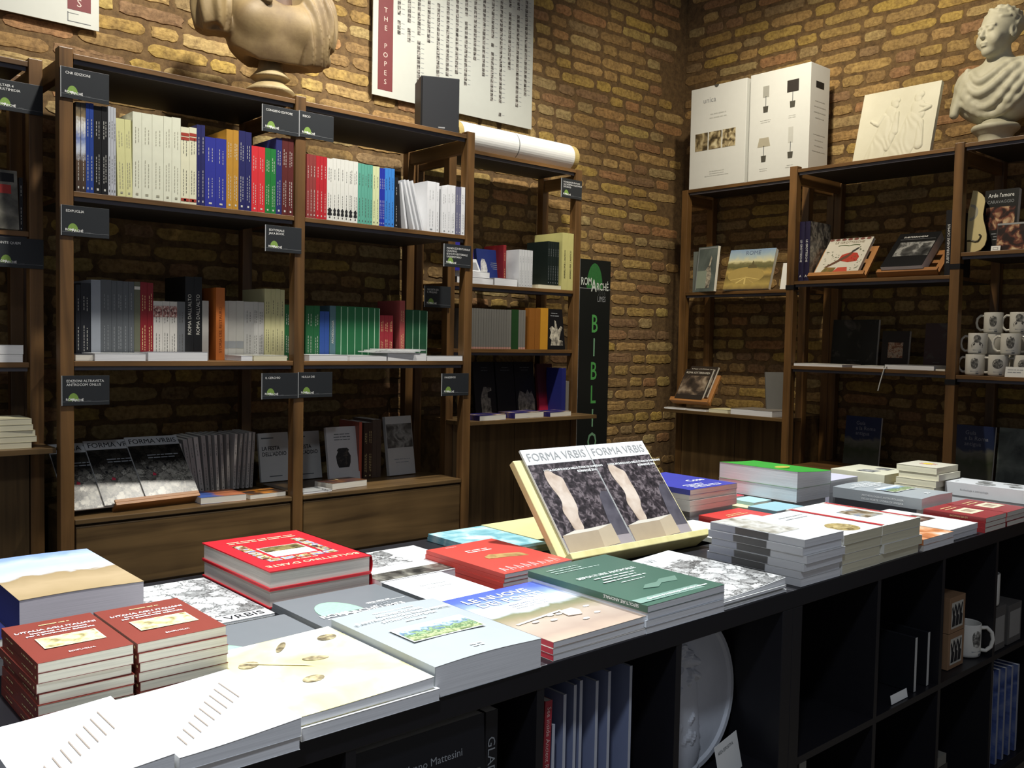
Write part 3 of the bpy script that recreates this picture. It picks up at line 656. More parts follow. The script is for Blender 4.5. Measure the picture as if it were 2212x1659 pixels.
for i, (x, h, ln) in enumerate(xs):
    c = '#9a948e' if i % 3 else '#b5afa8'
    r = book('%s from left in the fan of slim grey journals, bottom left bay' % ORD[i], T(x-.002, 2.50, CH+.0045)@RY(ln)@SPINE_A, .16, h, .0105 if i not in (7, 8, 9, 10) else .017, flat(c, .5, .08), 'fan of grey journals')
    spine_print(r, dk, 'lines')
def festa(lab, x, y, deg, yaw=0):
    r = book(lab, T(x, y, CH+.001)@RZ(yaw)@RX(deg), .14, .21, .014, flat('#c4c2bc', .5, .04), 'pair of pale paperbacks facing out')
    txt(r, 'LA FESTA', T(.012, .135, .0146), .024, LETK, sx=.85, bold=.015); txt(r, "DELL'ADDIO", T(.012, .11, .0146), .024, LETK, sx=.85, bold=.015)
    rects(r, [(.012, .07, .185, .19)], .0145, DIM); rects(r, [(.04, .1, .02, .024)], .0145, DIM)
festa('pale paperback with bold black title facing out, left of the post', .073, 2.615, 80); festa('pale paperback with bold black title, right of the post', .218, 2.60, 80)
r = book('pale book with dark vase on its cover', T(.325, 2.48, CH+.001)@RX(80), .155, .235, .016, flat('#c2c0be', .5, .04))
VAS = [(0, 0), (.026, 0), (.034, .02), (.037, .05), (.03, .062), (.026, .07), (.031, .076), (.022, .085), (0, .086)]
b = MB(); pv = [(x+.0775, y+.055) for x, y in VAS]+[(.0775-x, y+.055) for x, y in reversed(VAS[1:-1])]; b.poly(pv, (.0160, .0164)); b.obj('vase_print', photo('vase', [(0, '#0c0c0c'), (.6, '#1d1b1a'), (1, '#4a4038')], 90), r)
rects(r, greek(.03, .125, .2, 3, .012, .006, random.Random(5), True), .0163, DIM)
S6 = {'rb': dict(n='reddish book with bright spine', c='#8a4a3c', sm=flat('#b5543f', .5)), 'db': dict(n='dark brown book', c='#3c2a20', p=[(gold, 'lines')]), 'mb': dict(n='marbled brown book', c='#4a3c33')}
row([(.475,.49,.255,'rb',0,.0),(.50,.522,.25,'db'),(.522,.545,.25,'db'),(.545,.568,.262,'mb'),(.568,.592,.262,'mb')], S6, 2.47, CH, 'bottom shelf, right bay', .17)
r = book('pale book with grey landscape photo leaning at back right', T(.625, 2.47, CH+.001)@RZ(3)@RX(81), .15, .27, .02, flat('#b0aeaa', .5, .05))
pic(r, .002, .148, .125, .235, .0203, photo('greyland', [(0, '#2d2b28'), (.4, '#55524d'), (.7, '#8b8983'), (1, '#3a3835')], 18, 7), 'cover_photo'); rects(r, greek(.03, .13, .07, 2, .014, .006, random.Random(6), True), .0206, GREY)
MULTI = photo('multi', [(0, '#3c5fae'), (.3, '#4c62a8'), (.4, '#b06a4c'), (.75, '#c47a52'), (1, '#a4553c')], 18, 5, .35, 'y', .2, .35)
r = flatbook('paperback with blue and orange cover on the left chest', -.33, -.155, 2.26, 2.42, CH, .022, '#555', 'N', PG, .003, cov=MULTI, rot=-4)
ORN = photo('orangebk', [(0, '#2b2420'), (.3, '#4a3426'), (.5, '#c47a2c'), (1, '#d98f35')], 9, 5, .35)
r = flatbook('paperback with orange cover beside the middle post, on the chest', -.145, .008, 2.262, 2.39, CH, .016, '#555', 'N', PG, .002, cov=ORN, rot=2)
r = flatbook('thin white booklet lying on the right chest', .075, .21, 2.25, 2.345, CH, .008, '#a9aaa8', 'N', PGW, rot=3); w, h, t = dims(r)
txt(r, "DELL'ADDIO", T(h*.0+.012, .1, t+.0006)@RZ(0), .02, LETK)
r = flatbook('brown and purple paperback lying on the right chest', .22, .40, 2.285, 2.41, CH, .024, '#4a3326', 'N', PG, .003, cov=photo('brnpur', [(0, '#3a2a3c'), (.4, '#5a3a28'), (1, '#80532f')], 12, 4), rot=6); w, h, t = dims(r)
rects(r, greek(w*.2, w*.8, h*.4, 1, .01, .009, random.Random(1)), t+.0045, gold)

# ------------------------------------------------------------------ left cut-off bookcase
r = book('dark book with red label at the left edge, upper shelf', T(-1.02, 2.42, 1.6205)@RX(82), .11, .2, .02, photo('statue_cover', [(0, '#2a2a28'), (.5, '#6d6a5e'), (1, '#9c988a')], 14, 5))
pic(r, .02, .09, .12, .15, .0203, flat('#b43a35', .5), 'red_label'); pic(r, .02, .1, .16, .19, .0203, LETK, 'cover_band')
row([(-1.0+.12,-.985+.12,.185,'k')] if 0 else [(-.905,-.893,.18,'k')], {'k': dict(n='thin black book beside the red-labelled one', c='#1c1c1e', p=[(cr, 'lines')])}, 2.42, 1.62, 'left edge', .13)
for i in range(2): flatbook('%s white book of two at the left edge' % ('lower', 'upper')[i], -1.10, -.90+.002*i, 2.405, 2.56, 1.1775+i*.0275, .027, '#d8d8d4', 'N', PGW, .004 if i else 0, 'white books at the left edge')
for i in range(5): flatbook('%s cream book from bottom in the pile on the left cabinet' % ORD[i], -1.10, -.902+.005*((i*3) % 4), 2.29, 2.45, .8975+i*.0195, .0188, '#d2ccaa', 'N', PGC, 0, 'cream pile on the left cabinet', rot=(i % 3-1)*.8)

# ------------------------------------------------------------------ shallow bookcase beside the banner
A3 = 1.5545
def faceA(label, x, y, z, w, h, t, cov, deg=82, yaw=0, group=None, pg=None, hard=False): return book(label, T(x, y, z)@RZ(yaw)@RX(deg), w, h, t, cov, group, pg, hard)
r = faceA('violet blue book facing out beside the right post', 1.09, 2.59, A3, .125, .24, .012, flat('#2f2a8e', .4)); w, h, t = dims(r)
rects(r, greek(.03, .11, .18, 3, .018, .01, random.Random(3), True)+greek(.03, .11, .1, 3, .012, .005, random.Random(4), True), t+.0005, gold)
flatbook('grey edged white book under the violet blue book', 1.0, 1.225, 2.455, 2.57, A3, .03, '#77777a', 'W', PGW, group='white books, shallow bookcase')
r = flatbook('white book with grey stone emblem, top of the pile by the right post', 1.02, 1.205, 2.458, 2.575, A3+.031, .028, '#d6d7d8', 'W', PGW, group='white books, shallow bookcase'); w, h, t = dims(r)
r = faceA('white card with grey stone relief leaning on the pile', 1.085, 2.52, A3+.06, .11, .075, .006, flat('#d6d7d8', .45), 60); pic(r, .035, .1, .01, .055, .0063, flat('#8b8d90', .6), 'relief_print')
flatbook('white book lying flat under the dark blue book', 1.235, 1.385, 2.455, 2.6, A3, .036, '#dcdde0', 'N', PGW, group='white books, shallow bookcase')
r = faceA('dark blue book with pale carved hand on its cover', 1.245, 2.61, A3, .16, .19, .02, flat('#1f2f6a', .4)); w, h, t = dims(r)
HND = [(.0, 0), (.045, 0), (.05, .03), (.044, .05), (.05, .07), (.046, .1), (.034, .125), (.018, .128), (.008, .11), (.004, .06)]
MB().poly([(x+.015, y+.012) for x, y in HND], (t+.0002, t+.0006)).obj('carving_print', photo('carving', [(0, '#8f8f90'), (.5, '#c4c3c0'), (1, '#dddbd6')], 60), r)
rects(r, [(.09, .14, .1, .102), (.085, .135, .11, .112), (.09, .14, .12, .122), (.1, .14, .09, .092)], t+.0006, GREY)
S7 = {'rd': dict(n='red book behind the white ones', c='#7d1f24', p=[(gold, 'lines')]), 'wt': dict(n='slim white journal', c='#cfd0d0', p=[(GREY, 'lines')]), 'bk': dict(n='slim black green book', c='#16211e', p=[(GREY, 'lines')]),
      'ye': dict(n='tall pale yellow book with dark title', c='#c6c07c', p=[(LETK, 'title', "ANNALI PER L'ANTICO", .0145, .2)])}
row([(1.375, 1.395, .215, 'rd', 0, .09)], S7, 2.465, A3, 'shallow bookcase', .16)
row([(1.397+i*.019, 1.415+i*.019, .188, 'wt') for i in range(5)], S7, 2.458, A3, 'shallow bookcase', .15)
row([(1.60+i*.0165, 1.616+i*.0165, .225, 'bk') for i in range(5)], S7, 2.462, A3+.022, 'shallow bookcase', .18)
row([(1.70, 1.742, .30, 'ye'), (1.742, 1.784, .30, 'ye')], S7, 2.458, A3, 'shallow bookcase', .22)
flatbook('thin cream book lying under the slim black green books', 1.53, 1.695, 2.455, 2.67, A3, .02, '#d8d2b4', 'N', PGC)
B3 = 1.2385
S8 = {'gp': dict(n='slim grey paperback', c='#77746c', p=[(flat('#b98a7a', .5), 'band', [(.0, .05)])]), 'gn': dict(n='dark green book among grey ones', c='#20401f'), 'ob': dict(n='orange brown book', c='#8f5a22'), 'yo': dict(n='amber yellow book', c='#c98f2c')}
row([(1.06+i*.0165, 1.076+i*.0165, .197, 'gp') for i in range(18)]+[(1.358, 1.405, .2, 'gn'), (1.406, 1.4215, .199, 'gp'), (1.422, 1.4375, .199, 'gp'), (1.438, 1.453, .199, 'gp'), (1.478, 1.518, .212, 'ob'), (1.519, 1.555, .212, 'ob'), (1.558, 1.612, .215, 'yo')],
    S8, 2.462, B3, 'lower shelf by the banner', .15)
BUSTC = photo('pale_sculpture', [(0, '#4a4640'), (.5, '#a49d8c'), (1, '#cfc7b0')], 45, 5)
r = faceA('black book with pale carved group on its cover', 1.618, 2.475, B3, .125, .215, .012, flat('#121214', .4)); w, h, t = dims(r)
MB().poly([(.02,.02),(.11,.02),(.11,.045),(.085,.05),(.1,.09),(.115,.115),(.105,.125),(.08,.1),(.07,.15),(.062,.155),(.058,.11),(.04,.125),(.02,.11),(.03,.09),(.015,.06),(.03,.05)], (t+.0002, t+.0006)).obj('sculpture_print', BUSTC, r)
rects(r, greek(.03, .1, .19, 2, .014, .006, random.Random(8), True), t+.0005, GREY)
C3 = .9005
def dark_face(label, x, w, h, stat=None, c='#15151b', y=2.6, z=C3):
    r = faceA(label, x, y, z, w, h, .018, flat(c, .4)); t = .018
    rects(r, greek(w*.25, w*.8, h*.88, 2, .014, .005, random.Random(int(x*100)), True), t+.0005, DIM)
    if stat: MB().poly([(w*.5+a*w, b*h) for a, b in stat], (t+.0002, t+.0006)).obj('statue_print', photo('dim_statue', [(0, '#3a3836'), (.5, '#77736c'), (1, '#9a958a')], 50), r)
ST1 = [(-.2, 0), (.25, 0), (.24, .3), (.1, .32), (.12, .42), (.3, .44), (.3, .5), (-.05, .52), (-.15, .42), (-.22, .3)]
ST2 = [(-.4, .02), (.42, .02), (.44, .25), (.3, .42), (.2, .36), (.1, .45), (0, .36), (-.15, .4), (-.3, .43), (-.42, .25)]
dark_face('dark book with pale standing figure, on the cabinet by the banner', 1.235, .14, .27, ST1); dark_face('plain dark book facing out, on the cabinet by the banner', 1.385, .125, .27)
dark_face('dark book with pale group of figures, on the cabinet by the banner', 1.515, .14, .27, ST2)
r = faceA('dark crimson book facing out, on the cabinet by the banner', 1.66, 2.58, C3, .115, .26, .018, photo('crimson', [(0, '#9a1c34'), (.3, '#8a1a30'), (.42, '#4a1820'), (1, '#401820')], 10, 3, .4, 'y', .26, .05))
row([(1.722, 1.752, .24, 'b'), (1.755, 1.777, .17, 'g')], {'b': dict(n='dark blue spine', c='#23286a'), 'g': dict(n='short grey spine', c='#77726a')}, 2.462, C3+.0, 'cabinet by the banner', .12)
NVP = photo('navy_portrait', [(0, '#1a1740'), (.5, '#2b2666'), (.75, '#6d5a52'), (1, '#cdb9a0')], 14, 4)
for x0, x1, y0, t, lab in [(1.03, 1.20, 2.31, .024, 'left one of three navy-covered books at the cabinet edge'), (1.27, 1.47, 2.33, .026, 'middle one of three navy-covered books at the cabinet edge'), (1.50, 1.655, 2.32, .022, 'right one of three navy-covered books at the cabinet edge')]:
    flatbook(lab, x0, x1, y0, y0+.125, C3, t, '#222', 'W', PG, .002, 'navy books at the cabinet edge', cov=NVP, rot=2)

# ------------------------------------------------------------------ things on top of the back-wall bookcases
TOP = 2.1975
sp = thing('loudspeaker', 'black bookshelf loudspeaker on top of the large bookcase', 'speaker', T(.69, 2.335, TOP)@RZ(-25))
MB().box(0, .175, .012, .16, 0, .25).obj('cabinet_body', flat('#1b1c1f', .5), sp, bevel=.003); MB().box(.004, .171, 0, .012, .004, .246).obj('grille', flat('#232529', .85, .2, 500), sp, bevel=.003)
MB().quad((.078, -.0008, .022), (.108, -.0008, .022), (.108, -.0008, .028), (.078, -.0008, .028)).obj('badge', GREY, sp)
tb = thing('paper_roll', 'long white paper roll with cardboard ends on the shallow bookcase', 'paper roll', T(1.005, 2.53, 2.1955)@RZ(.6)@T(0, 0, .0705)@RY(90))
MB().lathe([(.0698, .03), (.0702, .031), (.0702, .385), (.0692, .387), (.0692, .389), (.0702, .391), (.0702, .785), (.0698, .786)], 40).obj('paper', WH, tb, smooth=False)
MB().lathe([(.07, .384), (.0704, .3845), (.0704, .3895), (.07, .39)], 40).obj('band', flat('#777a78', .5), tb)
KRAFT = flat('#b59f62', .7)
for a, b_ in ((0, .031), (.785, .822)): MB().lathe([(.06, a+.006), (.06, a), (.068, a), (.068, b_), (.06, b_), (.06, b_-.004)], 40).obj('tube_end', KRAFT, tb)
# posters on the brick wall
MAROON = flat('#6a2a2c', .6); PAPER = flat('#b9bbb2', .55, .03)
po = thing('wall_poster', 'white wall poster of small portraits with a maroon side band', 'poster', T(.715, 2.772, 2.447)@RX(90))
PW, PH = 1.035, .80
MB().box(0, PW, 0, PH, -.006, 0).obj('sheet', PAPER, po); rects(po, [(.03, .115, .03, PH-.03)], .0006, MAROON, 'title_band')
txt(po, 'THE POPES', T(.055, PH-.165, .0012)@RZ(-90), .0, LETW) if 0 else None
for i, ch in enumerate('THE POPES'): txt(po, ch, T(.0725, .40-i*.0425, .0012), .034, flat('#c9b9ae', .6), 'CENTER')
rnd = random.Random(12); pr = []; pr2 = []
for c in range(15):
    x = .14+c*.0595; bot = [.33, .3, .12, .3, .1, .08, .2, .16, .3, .22, .12, .05, .3, .1, .18][c]
    y = PH-.02
    while y > bot:
        if rnd.random() > .06: pr.append((x, x+.0185, y-.0195, y)); pr2.append((x+.023, x+.042, y-.012, y-.0095))
        y -= .0235
PORTR = photo('tiny_portraits', [(0, '#2a2826'), (.5, '#6b6863'), (1, '#b5b2aa')], 70, 3)
rects(po, pr, .0008, PORTR, 'portrait_prints'); rects(po, pr2, .0008, GREY, 'caption_prints')
p2 = thing('wall_poster', 'white wall poster with a maroon box cut off at top left', 'poster', T(-1.35, 2.772, 2.452)@RX(90))
MB().box(0, .815, 0, .7, -.006, 0).obj('sheet', PAPER, p2); rects(p2, [(.70, .785, .06, .60)], .0006, MAROON, 'title_band'); txt(p2, 'S', T(.7425, .075, .0012), .042, flat('#c9b9ae', .6), 'CENTER')
rects(p2, [(.70, .785, .014, .017), (.70, .703, .017, .05), (.70, .74, .045, .047)], .0006, DIM, 'rule'); rects(p2, greek(.3, .66, .12, 4, .02, .005, rnd), .0006, GREY)
rects(p2, [(.62, .66, .13, .19)], .0008, PORTR, 'portrait_print')
# vertical banner
bn = thing('banner', 'tall black banner with green letters on the brick wall', 'banner', T(2.15, 2.765, .45)@RX(90)); BWd, BH = .262, 1.318
MB().box(0, BWd, 0, BH, -.012, 0).obj('board', flat('#141715', .5), bn); MB().box(-.003, .0, 0, BH, -.012, .0005).obj('board_edge', EDGEW, bn)
EMB = flat('#2f6a35', .6, .35, 90)
b = MB(); pts = [(.125+.068*math.cos(a), BH-.168+.148*math.sin(a)) for a in [PI*i/24 for i in range(25)]]; b.v = [(x, y, .0005) for x, y in pts]; b.f = [tuple(range(25))]; b.m = [0]; b.obj('emblem', EMB, bn)
LG = flat('#c9cfc6', .6)
txt(bn, 'ROM', T(.008, BH-.151, .001), .064, LG, sx=.66, bold=.01); txt(bn, 'A', T(.096, BH-.186, .0012), .1, LG, sx=.66, bold=.015); txt(bn, 'RCHÉ', T(.141, BH-.178, .001), .064, LG, sx=.64, bold=.01)
rects(bn, [(.0, BWd, BH-.172, BH-.169)], .0008, GREY, 'rule'); txt(bn, '2016', T(.152, BH-.208, .001), .038, flat('#3c3f3d', .6), sx=.9); txt(bn, 'LIMES', T(.15, BH-.245, .001), .047, GREY, sx=.62)
for i, ch in enumerate('BIBLIO'): txt(bn, ch, T(.131, BH-.428-i*.1405, .001), .152, flat('#4f9a4f', .6) if ch in 'BL' else flat('#6f9a78', .6), 'CENTER', sx=.68, bold=.008)

# ------------------------------------------------------------------ right wall: corner bookcase
BX = lambda x, y, z: T(x, y, z)@RZ(-90)      # local x -> -Y (to the right in the view), local y -> +X
def faceB(label, x, y, z, w, h, t, cov, deg=82, yaw=0, group=None, hard=False, pg=None): return book(label, BX(x, y, z)@RZ(yaw)@RX(deg), w, h, t, cov, group, pg, hard)
CARD = flat('#cfd1cd', .5, .03)
bx1 = thing('carton', 'white carton printed with three small photos, near the room corner', 'box', BX(2.805, 2.502, 2.2145))
MB().box(0, .395, 0, .22, 0, .595).obj('box_body', CARD, bx1, bevel=.002); F1 = T(0, -.0006, 0)@RX(90)
MB().poly([(.185+.016*math.cos(a), .597+.016*math.sin(a)) for a in [PI+PI*i/10 for i in range(11)]], (0, .0006)).obj('thumb_notch', flat('#4a4a46', .7), bx1, F1)
txt(bx1, 'unica', T(.09, -.0008, .5)@RX(90), .045, GREY)
b = MB(); rr = greek(.1, .3, .425, 2, .022, .01, random.Random(31), True)+greek(.11, .29, .09, 3, .013, .006, random.Random(32), True)
for x0, x1, y0, y1 in rr: b.quad((x0, -.0008, y0), (x1, -.0008, y0), (x1, -.0008, y1), (x0, -.0008, y1))
b.obj('print', flat('#b3b5b0', .6), bx1)
for i in range(3):
    MB().box(.04+i*.098, .13+i*.098, -.0012, 0, .222, .325).obj('photo_print', photo('sepia%d' % i, [(0, '#221c12'), (.35, '#5a4e36'), (.6, '#a39470'), (1, '#d4cba8')], 14+9*i, 5, .4), bx1)
bx2 = thing('carton', 'white carton printed with four lamps and a hand hole', 'box', BX(2.805, 2.083, 2.2145))
MB().box(0, .382, 0, .195, 0, .60).obj('box_body', CARD, bx2, bevel=.002)
MB().box(.3822, .383, .055, .135, .475, .51).obj('hand_hole', flat('#1c1a16', .8), bx2, bevel=.0)
b = MB(); rr = greek(.03, .17, .4, 4, .03, .007, random.Random(41), True)+greek(.03, .17, .22, 4, .03, .006, random.Random(42), True)
for x0, x1, y0, y1 in rr: b.quad((.3826, x0, y0), (.3826, x1, y0), (.3826, x1, y1), (.3826, x0, y1))
b.obj('side_print', flat('#aeb0ac', .6), bx2)
def lamp_print(x, z, sh, shade):
    b = MB(); y = -.0009
    b.quad((x-.014, y, z), (x+.014, y, z), (x+.017, y, z+.035), (x-.017, y, z+.035)); b.obj('lamp_base_print', flat('#46443c', .6), bx2)
    MB().quad((x-.002, y, z+.035), (x+.002, y, z+.035), (x+.002, y, z+.09), (x-.002, y, z+.09)).obj('lamp_stem_print', DIM, bx2)
    MB().quad((x-sh[0], y, z+.085), (x+sh[0], y, z+.085), (x+sh[1], y, z+.085+sh[2]), (x-sh[1], y, z+.085+sh[2])).obj('lamp_shade_print', flat(shade, .6), bx2)
lamp_print(.105, .375, (.02, .02, .062), '#9a9a92'); lamp_print(.275, .375, (.036, .036, .065), '#2f2a26'); lamp_print(.1, .10, (.042, .03, .05), '#a59f8c'); lamp_print(.27, .10, (.015, .015, .085), '#b9bab4')
b = MB()
for (x, z) in ((.105, .33), (.275, .33), (.1, .06), (.27, .06)):
    for x0, x1, y0, y1 in greek(x-.035, x+.035, z, 2, .011, .005, random.Random(int(x*999)), True): b.quad((x0, -.0008, y0), (x1, -.0008, y0), (x1, -.0008, y1), (x0, -.0008, y1))
b.obj('print', flat('#a9aba6', .6), bx2)
SB = 1.5945
r = faceB('grey and white book with classical statue, corner bookcase', 2.83, 2.44, SB, .165, .27, .02, photo('statue_grey', [(0, '#4a5452'), (.5, '#5f6a66'), (1, '#6f7a75')], 9, 3), 84, -10); w, h, t = dims(r)
MB().poly([(.05, .02), (.12, .02), (.13, .1), (.115, .15), (.125, .2), (.115, .215), (.105, .16), (.09, .14), (.06, .11)], (t+.0002, t+.0006)).obj('statue_print', BUSTC, r)
rects(r, [(.005, w-.005, h-.012, h-.006), (.005, .01, .01, h-.01)], t+.0004, GREY, 'border_print'); pic(r, .01, .09, .02, .125, t+.0007, flat('#8c9788', .5), 'caption_panel')
book('pale grey spine behind the statue book', BX(2.86, 2.495, SB)@SPINE_A, .12, .25, .03, flat('#6d736e', .5))
ROME = photo('rome_view', [(0, '#7d6a3c'), (.12, '#a8924f'), (.3, '#6b5c33'), (.42, '#b59a55'), (.55, '#5c5a38'), (.64, '#75704a'), (.7, '#cfc79a'), (.82, '#9fb0b4'), (1, '#7e97b4')], 26, 6, .3, 'y', .25, .16)
r = faceB('large illustrated city-view book leaning in the corner bookcase', 2.815, 2.225, SB, .29, .25, .028, ROME, 70, 6); w, h, t = dims(r)
txt(r, 'ROME', T(w*.52, h*.86, t+.0008), .036, flat('#55637e', .6), 'CENTER')
b = MB(); cx, cy = w*.45, h*.3
for k in range(5):
    a = PI*(.12+.19*k); b.quad((cx-.004*math.sin(a), cy+.004*math.cos(a)*.5, t+.0006), (cx+.1*math.cos(a)-.004*math.sin(a), cy-.045*math.sin(a), t+.0006), (cx+.1*math.cos(a)+.006*math.sin(a), cy-.045*math.sin(a)-.003, t+.0006), (cx+.004, cy-.004, t+.0006))
b.obj('piazza_print', flat('#c9b26a', .5), r)
MB().poly([(cx+.115*math.cos(a), cy+.01+.052*math.sin(a)) for a in [2*PI*i/28 for i in range(28)]], (t+.0002, t+.0004)).obj('colonnade_print', flat('#a08a4c', .5), r)
MB().poly([(w*.46, h*.52), (w*.66, h*.52), (w*.64, h*.6), (w*.59, h*.61), (w*.575, h*.68), (w*.56, h*.71), (w*.545, h*.68), (w*.53, h*.61), (w*.48, h*.6)], (t+.0002, t+.0006)).obj('dome_print', flat('#5b5232', .5), r)
faceB('white backed book behind the city-view book', 2.83, 1.86, SB, .10, .15, .012, WH, 78, 4)
CB = .8905
st = stand('brown wooden stand with two dark subterranean-view books, corner cabinet', BX(2.70, 2.50, CB+.038)@RX(58)@T(0, .012, 0), .27, .19, .03, PINEZ, PINE); prop(st, .27, .20, 58, .014, PINE)
SOT = photo('catacomb', [(0, '#17130f'), (.35, '#3a3028'), (.6, '#6d5d4c'), (.85, '#9a8b76'), (1, '#2c241d')], 13, 4)
for i, (dx, dy, lab) in enumerate([(.045, .032, 'dark vault-photo book at the back of the corner stand'), (.03, .0, 'dark vault-photo book at the front of the corner stand')]):
    r = book(lab, BX(2.70, 2.50, CB+.038)@RX(58)@T(dx, .013+dy, .001+.016*i), .2, .205, .0145, flat('#2b241e', .35), 'vault-photo books'); w, h, t = dims(r)
    pic(r, .006, w-.006, .03, h*.78, t+.0003, SOT, 'cover_photo'); txt(r, 'ROMA SOTTERRANEA', T(w*.5, h*.85, t+.0008), .0195, flat('#cfc9ba', .5), 'CENTER', sx=.9)
for a in [('thin white book under the left end of the corner stand', 2.66, 2.53, .16, .14, .008, '#cfcfc9', 0), ('thin white book under the right end of the corner stand', 2.66, 2.36, .14, .14, .008, '#c2c2bc', 0),
          ('cream paperback beside the corner stand', 2.66, 2.20, .13, .15, .02, '#cfc79a', 0), ('big white book with grey cover on the corner cabinet', 2.66, 2.05, .27, .21, .032, '#77716a', 0)]:
    lab, x, y, w_, d_, t_, c, q = a; book(lab, BX(x, y, CB)@T(0, 0, 0), w_, d_, t_, flat(c, .5), None, PGW if 'white' in lab else PGC)
MB().box(0, .16, 0, .004, 0, .23).obj('x', WH) if 0 else None
faceB('grey book leaning against the corner post', 2.83, 1.93, CB+.001, .16, .24, .012, flat('#6d6c68', .5), 80, 55)

# ------------------------------------------------------------------ right wall: deep bookcase, upper shelf
SG = 1.6225
GROT = photo('grotesque_grey', [(0, '#2c2a2c'), (.4, '#55524e'), (.7, '#8b867c'), (1, '#3a3636')], 30, 6)
for i in range(2):
    r = book('%s of two tall purple-spined art books at the left post' % ('left', 'right')[i], BX(2.63, 1.63-i*.032, SG)@SPINE_A, .2, .31, .03, GROT, 'tall purple-spined art books', PG, True, flat('#241f3a', .4)); r['hard'] = 1
    spine_print(r, LETW, 'title', 'LE GROTTESCHE', .0165, .68, False) if 0 else txt(r, 'LE GROTTESCHE', T(-.0045, .215, .0095)@SPTXD, .0155, LETW)
    txt(r, 'A', T(-.0045, .02, .008)@cols((0,0,1),(0,1,0),(-1,0,0)), .018, LETW)
def brown_stand(label, x, y, w, L, deg, yaw=0):
    r = stand(label, BX(x, y, SG+.013)@RZ(yaw)@RX(deg), w, L, .03, PINEZ, PINE); prop(r, w, L, deg, .014, PINE); return BX(x, y, SG+.013)@RZ(yaw)@RX(deg)
Ms = brown_stand('brown wooden stand showing the red bird book', 2.635, 1.56, .30, .21, 50)
r = book('white art book with a red bird ornament on the brown stand', Ms@T(.02, .001, .0005), .24, .26, .018, flat('#c9c4b6', .35, .04)); w, h, t = dims(r); z = t+.0006
BR = photo('bird', [(0, '#8a1f1c'), (.5, '#b53a2a'), (1, '#7a4a2c')], 60, 4); GNP = flat('#4f5a3a', .5)
MB().poly([(.1, .1), (.16, .085), (.205, .09), (.21, .12), (.19, .15), (.15, .155), (.11, .14)], (z-.0004, z)).obj('bird_print', BR, r)
MB().poly([(.04, .055), (.06, .055), (.15, .12), (.165, .15), (.155, .16), (.14, .14)], (z-.0003, z+.0002)).obj('bird_tail_print', flat('#5c3a26', .5), r)
MB().poly([(.16, .15), (.185, .175), (.19, .19), (.18, .188), (.155, .165)], (z-.0003, z+.0002)).obj('bird_neck_print', flat('#33302c', .5), r)
MB().poly([(.1, .02), (.18, .02), (.17, .05), (.12, .05)], (z-.0003, z+.0002)).obj('flower_print', flat('#b5452c', .5), r); MB().poly([(.03, .012), (.1, .012), (.11, .05), (.05, .055)], (z-.0003, z+.0001)).obj('mound_print', photo('mound', [(0, '#5c5a2c'), (1, '#8f6a3a')], 50), r)
b = MB(); rnd = random.Random(77)
for i in range(46):
    x, y = (rnd.uniform(.015, .1), rnd.uniform(.07, .17)) if i < 26 else (rnd.uniform(.19, .23), rnd.uniform(.03, .2))
    a = rnd.random()*3; d = .006; b.quad((x-d*math.cos(a), y-d*math.sin(a), z), (x+.002, y-.002, z), (x+d*math.cos(a), y+d*math.sin(a), z), (x-.002, y+.002, z))
for s in (-1, 1):
    for k in range(6): b.quad((.125+s*.01*k, .2+.004*k-.0006*k*k, z), (.125+s*.01*(k+1), .2+.004*(k+1)-.0006*(k+1)**2, z), (.125+s*.01*(k+1), .206+.004*(k+1)-.0006*(k+1)**2, z), (.125+s*.01*k, .206+.004*k-.0006*k*k, z))
b.obj('foliage_print', GNP, r)['kind'] = 'stuff'
b = MB()
for k in range(7): b.poly([(.012+k*.034+.014*math.cos(a), .252+.008*math.sin(a)) for a in [2*PI*i/8 for i in range(8)]], (z-.0002, z+.0001))
b.obj('garland_print', flat('#7a4a40', .5), r)['kind'] = 'stuff'; txt(r, 'LE GROTTESCHE', T(.12, .222, z+.0004), .0215, flat('#77694f', .5), 'CENTER')
Ms = brown_stand('brown wooden stand showing the black art book', 2.64, 1.19, .29, .18, 42)
r = book('thick black art book with a pale vault photo on the second stand', Ms@T(.02, .001, .0005), .205, .265, .05, flat('#131314', .35), None, PGW); w, h, t = dims(r)
pic(r, .03, w-.004, .08, .19, t+.0003, photo('vault_bw', [(0, '#1d1d1d'), (.4, '#4c4c4a'), (.65, '#9c9c98'), (1, '#35353a')], 16, 4), 'cover_photo'); txt(r, 'SUBTERRANEAE', T(w*.45, .225, t+.0008), .0175, LETW, 'CENTER', sx=.95); rects(r, [(.02, w-.01, .212, .2135)], t+.0006, GREY, 'rule')
r = book('tall black upright book beside the second post', BX(2.625, .868, SG)@SPINE_A, .2, .30, .034, flat('#1d1d1f', .4), None, PG, True); r['hard'] = 1
txt(r, 'SUBTERRANEAE DOMUS', T(-.0045, .055, .0225)@SPTXT, .0165, LETW)
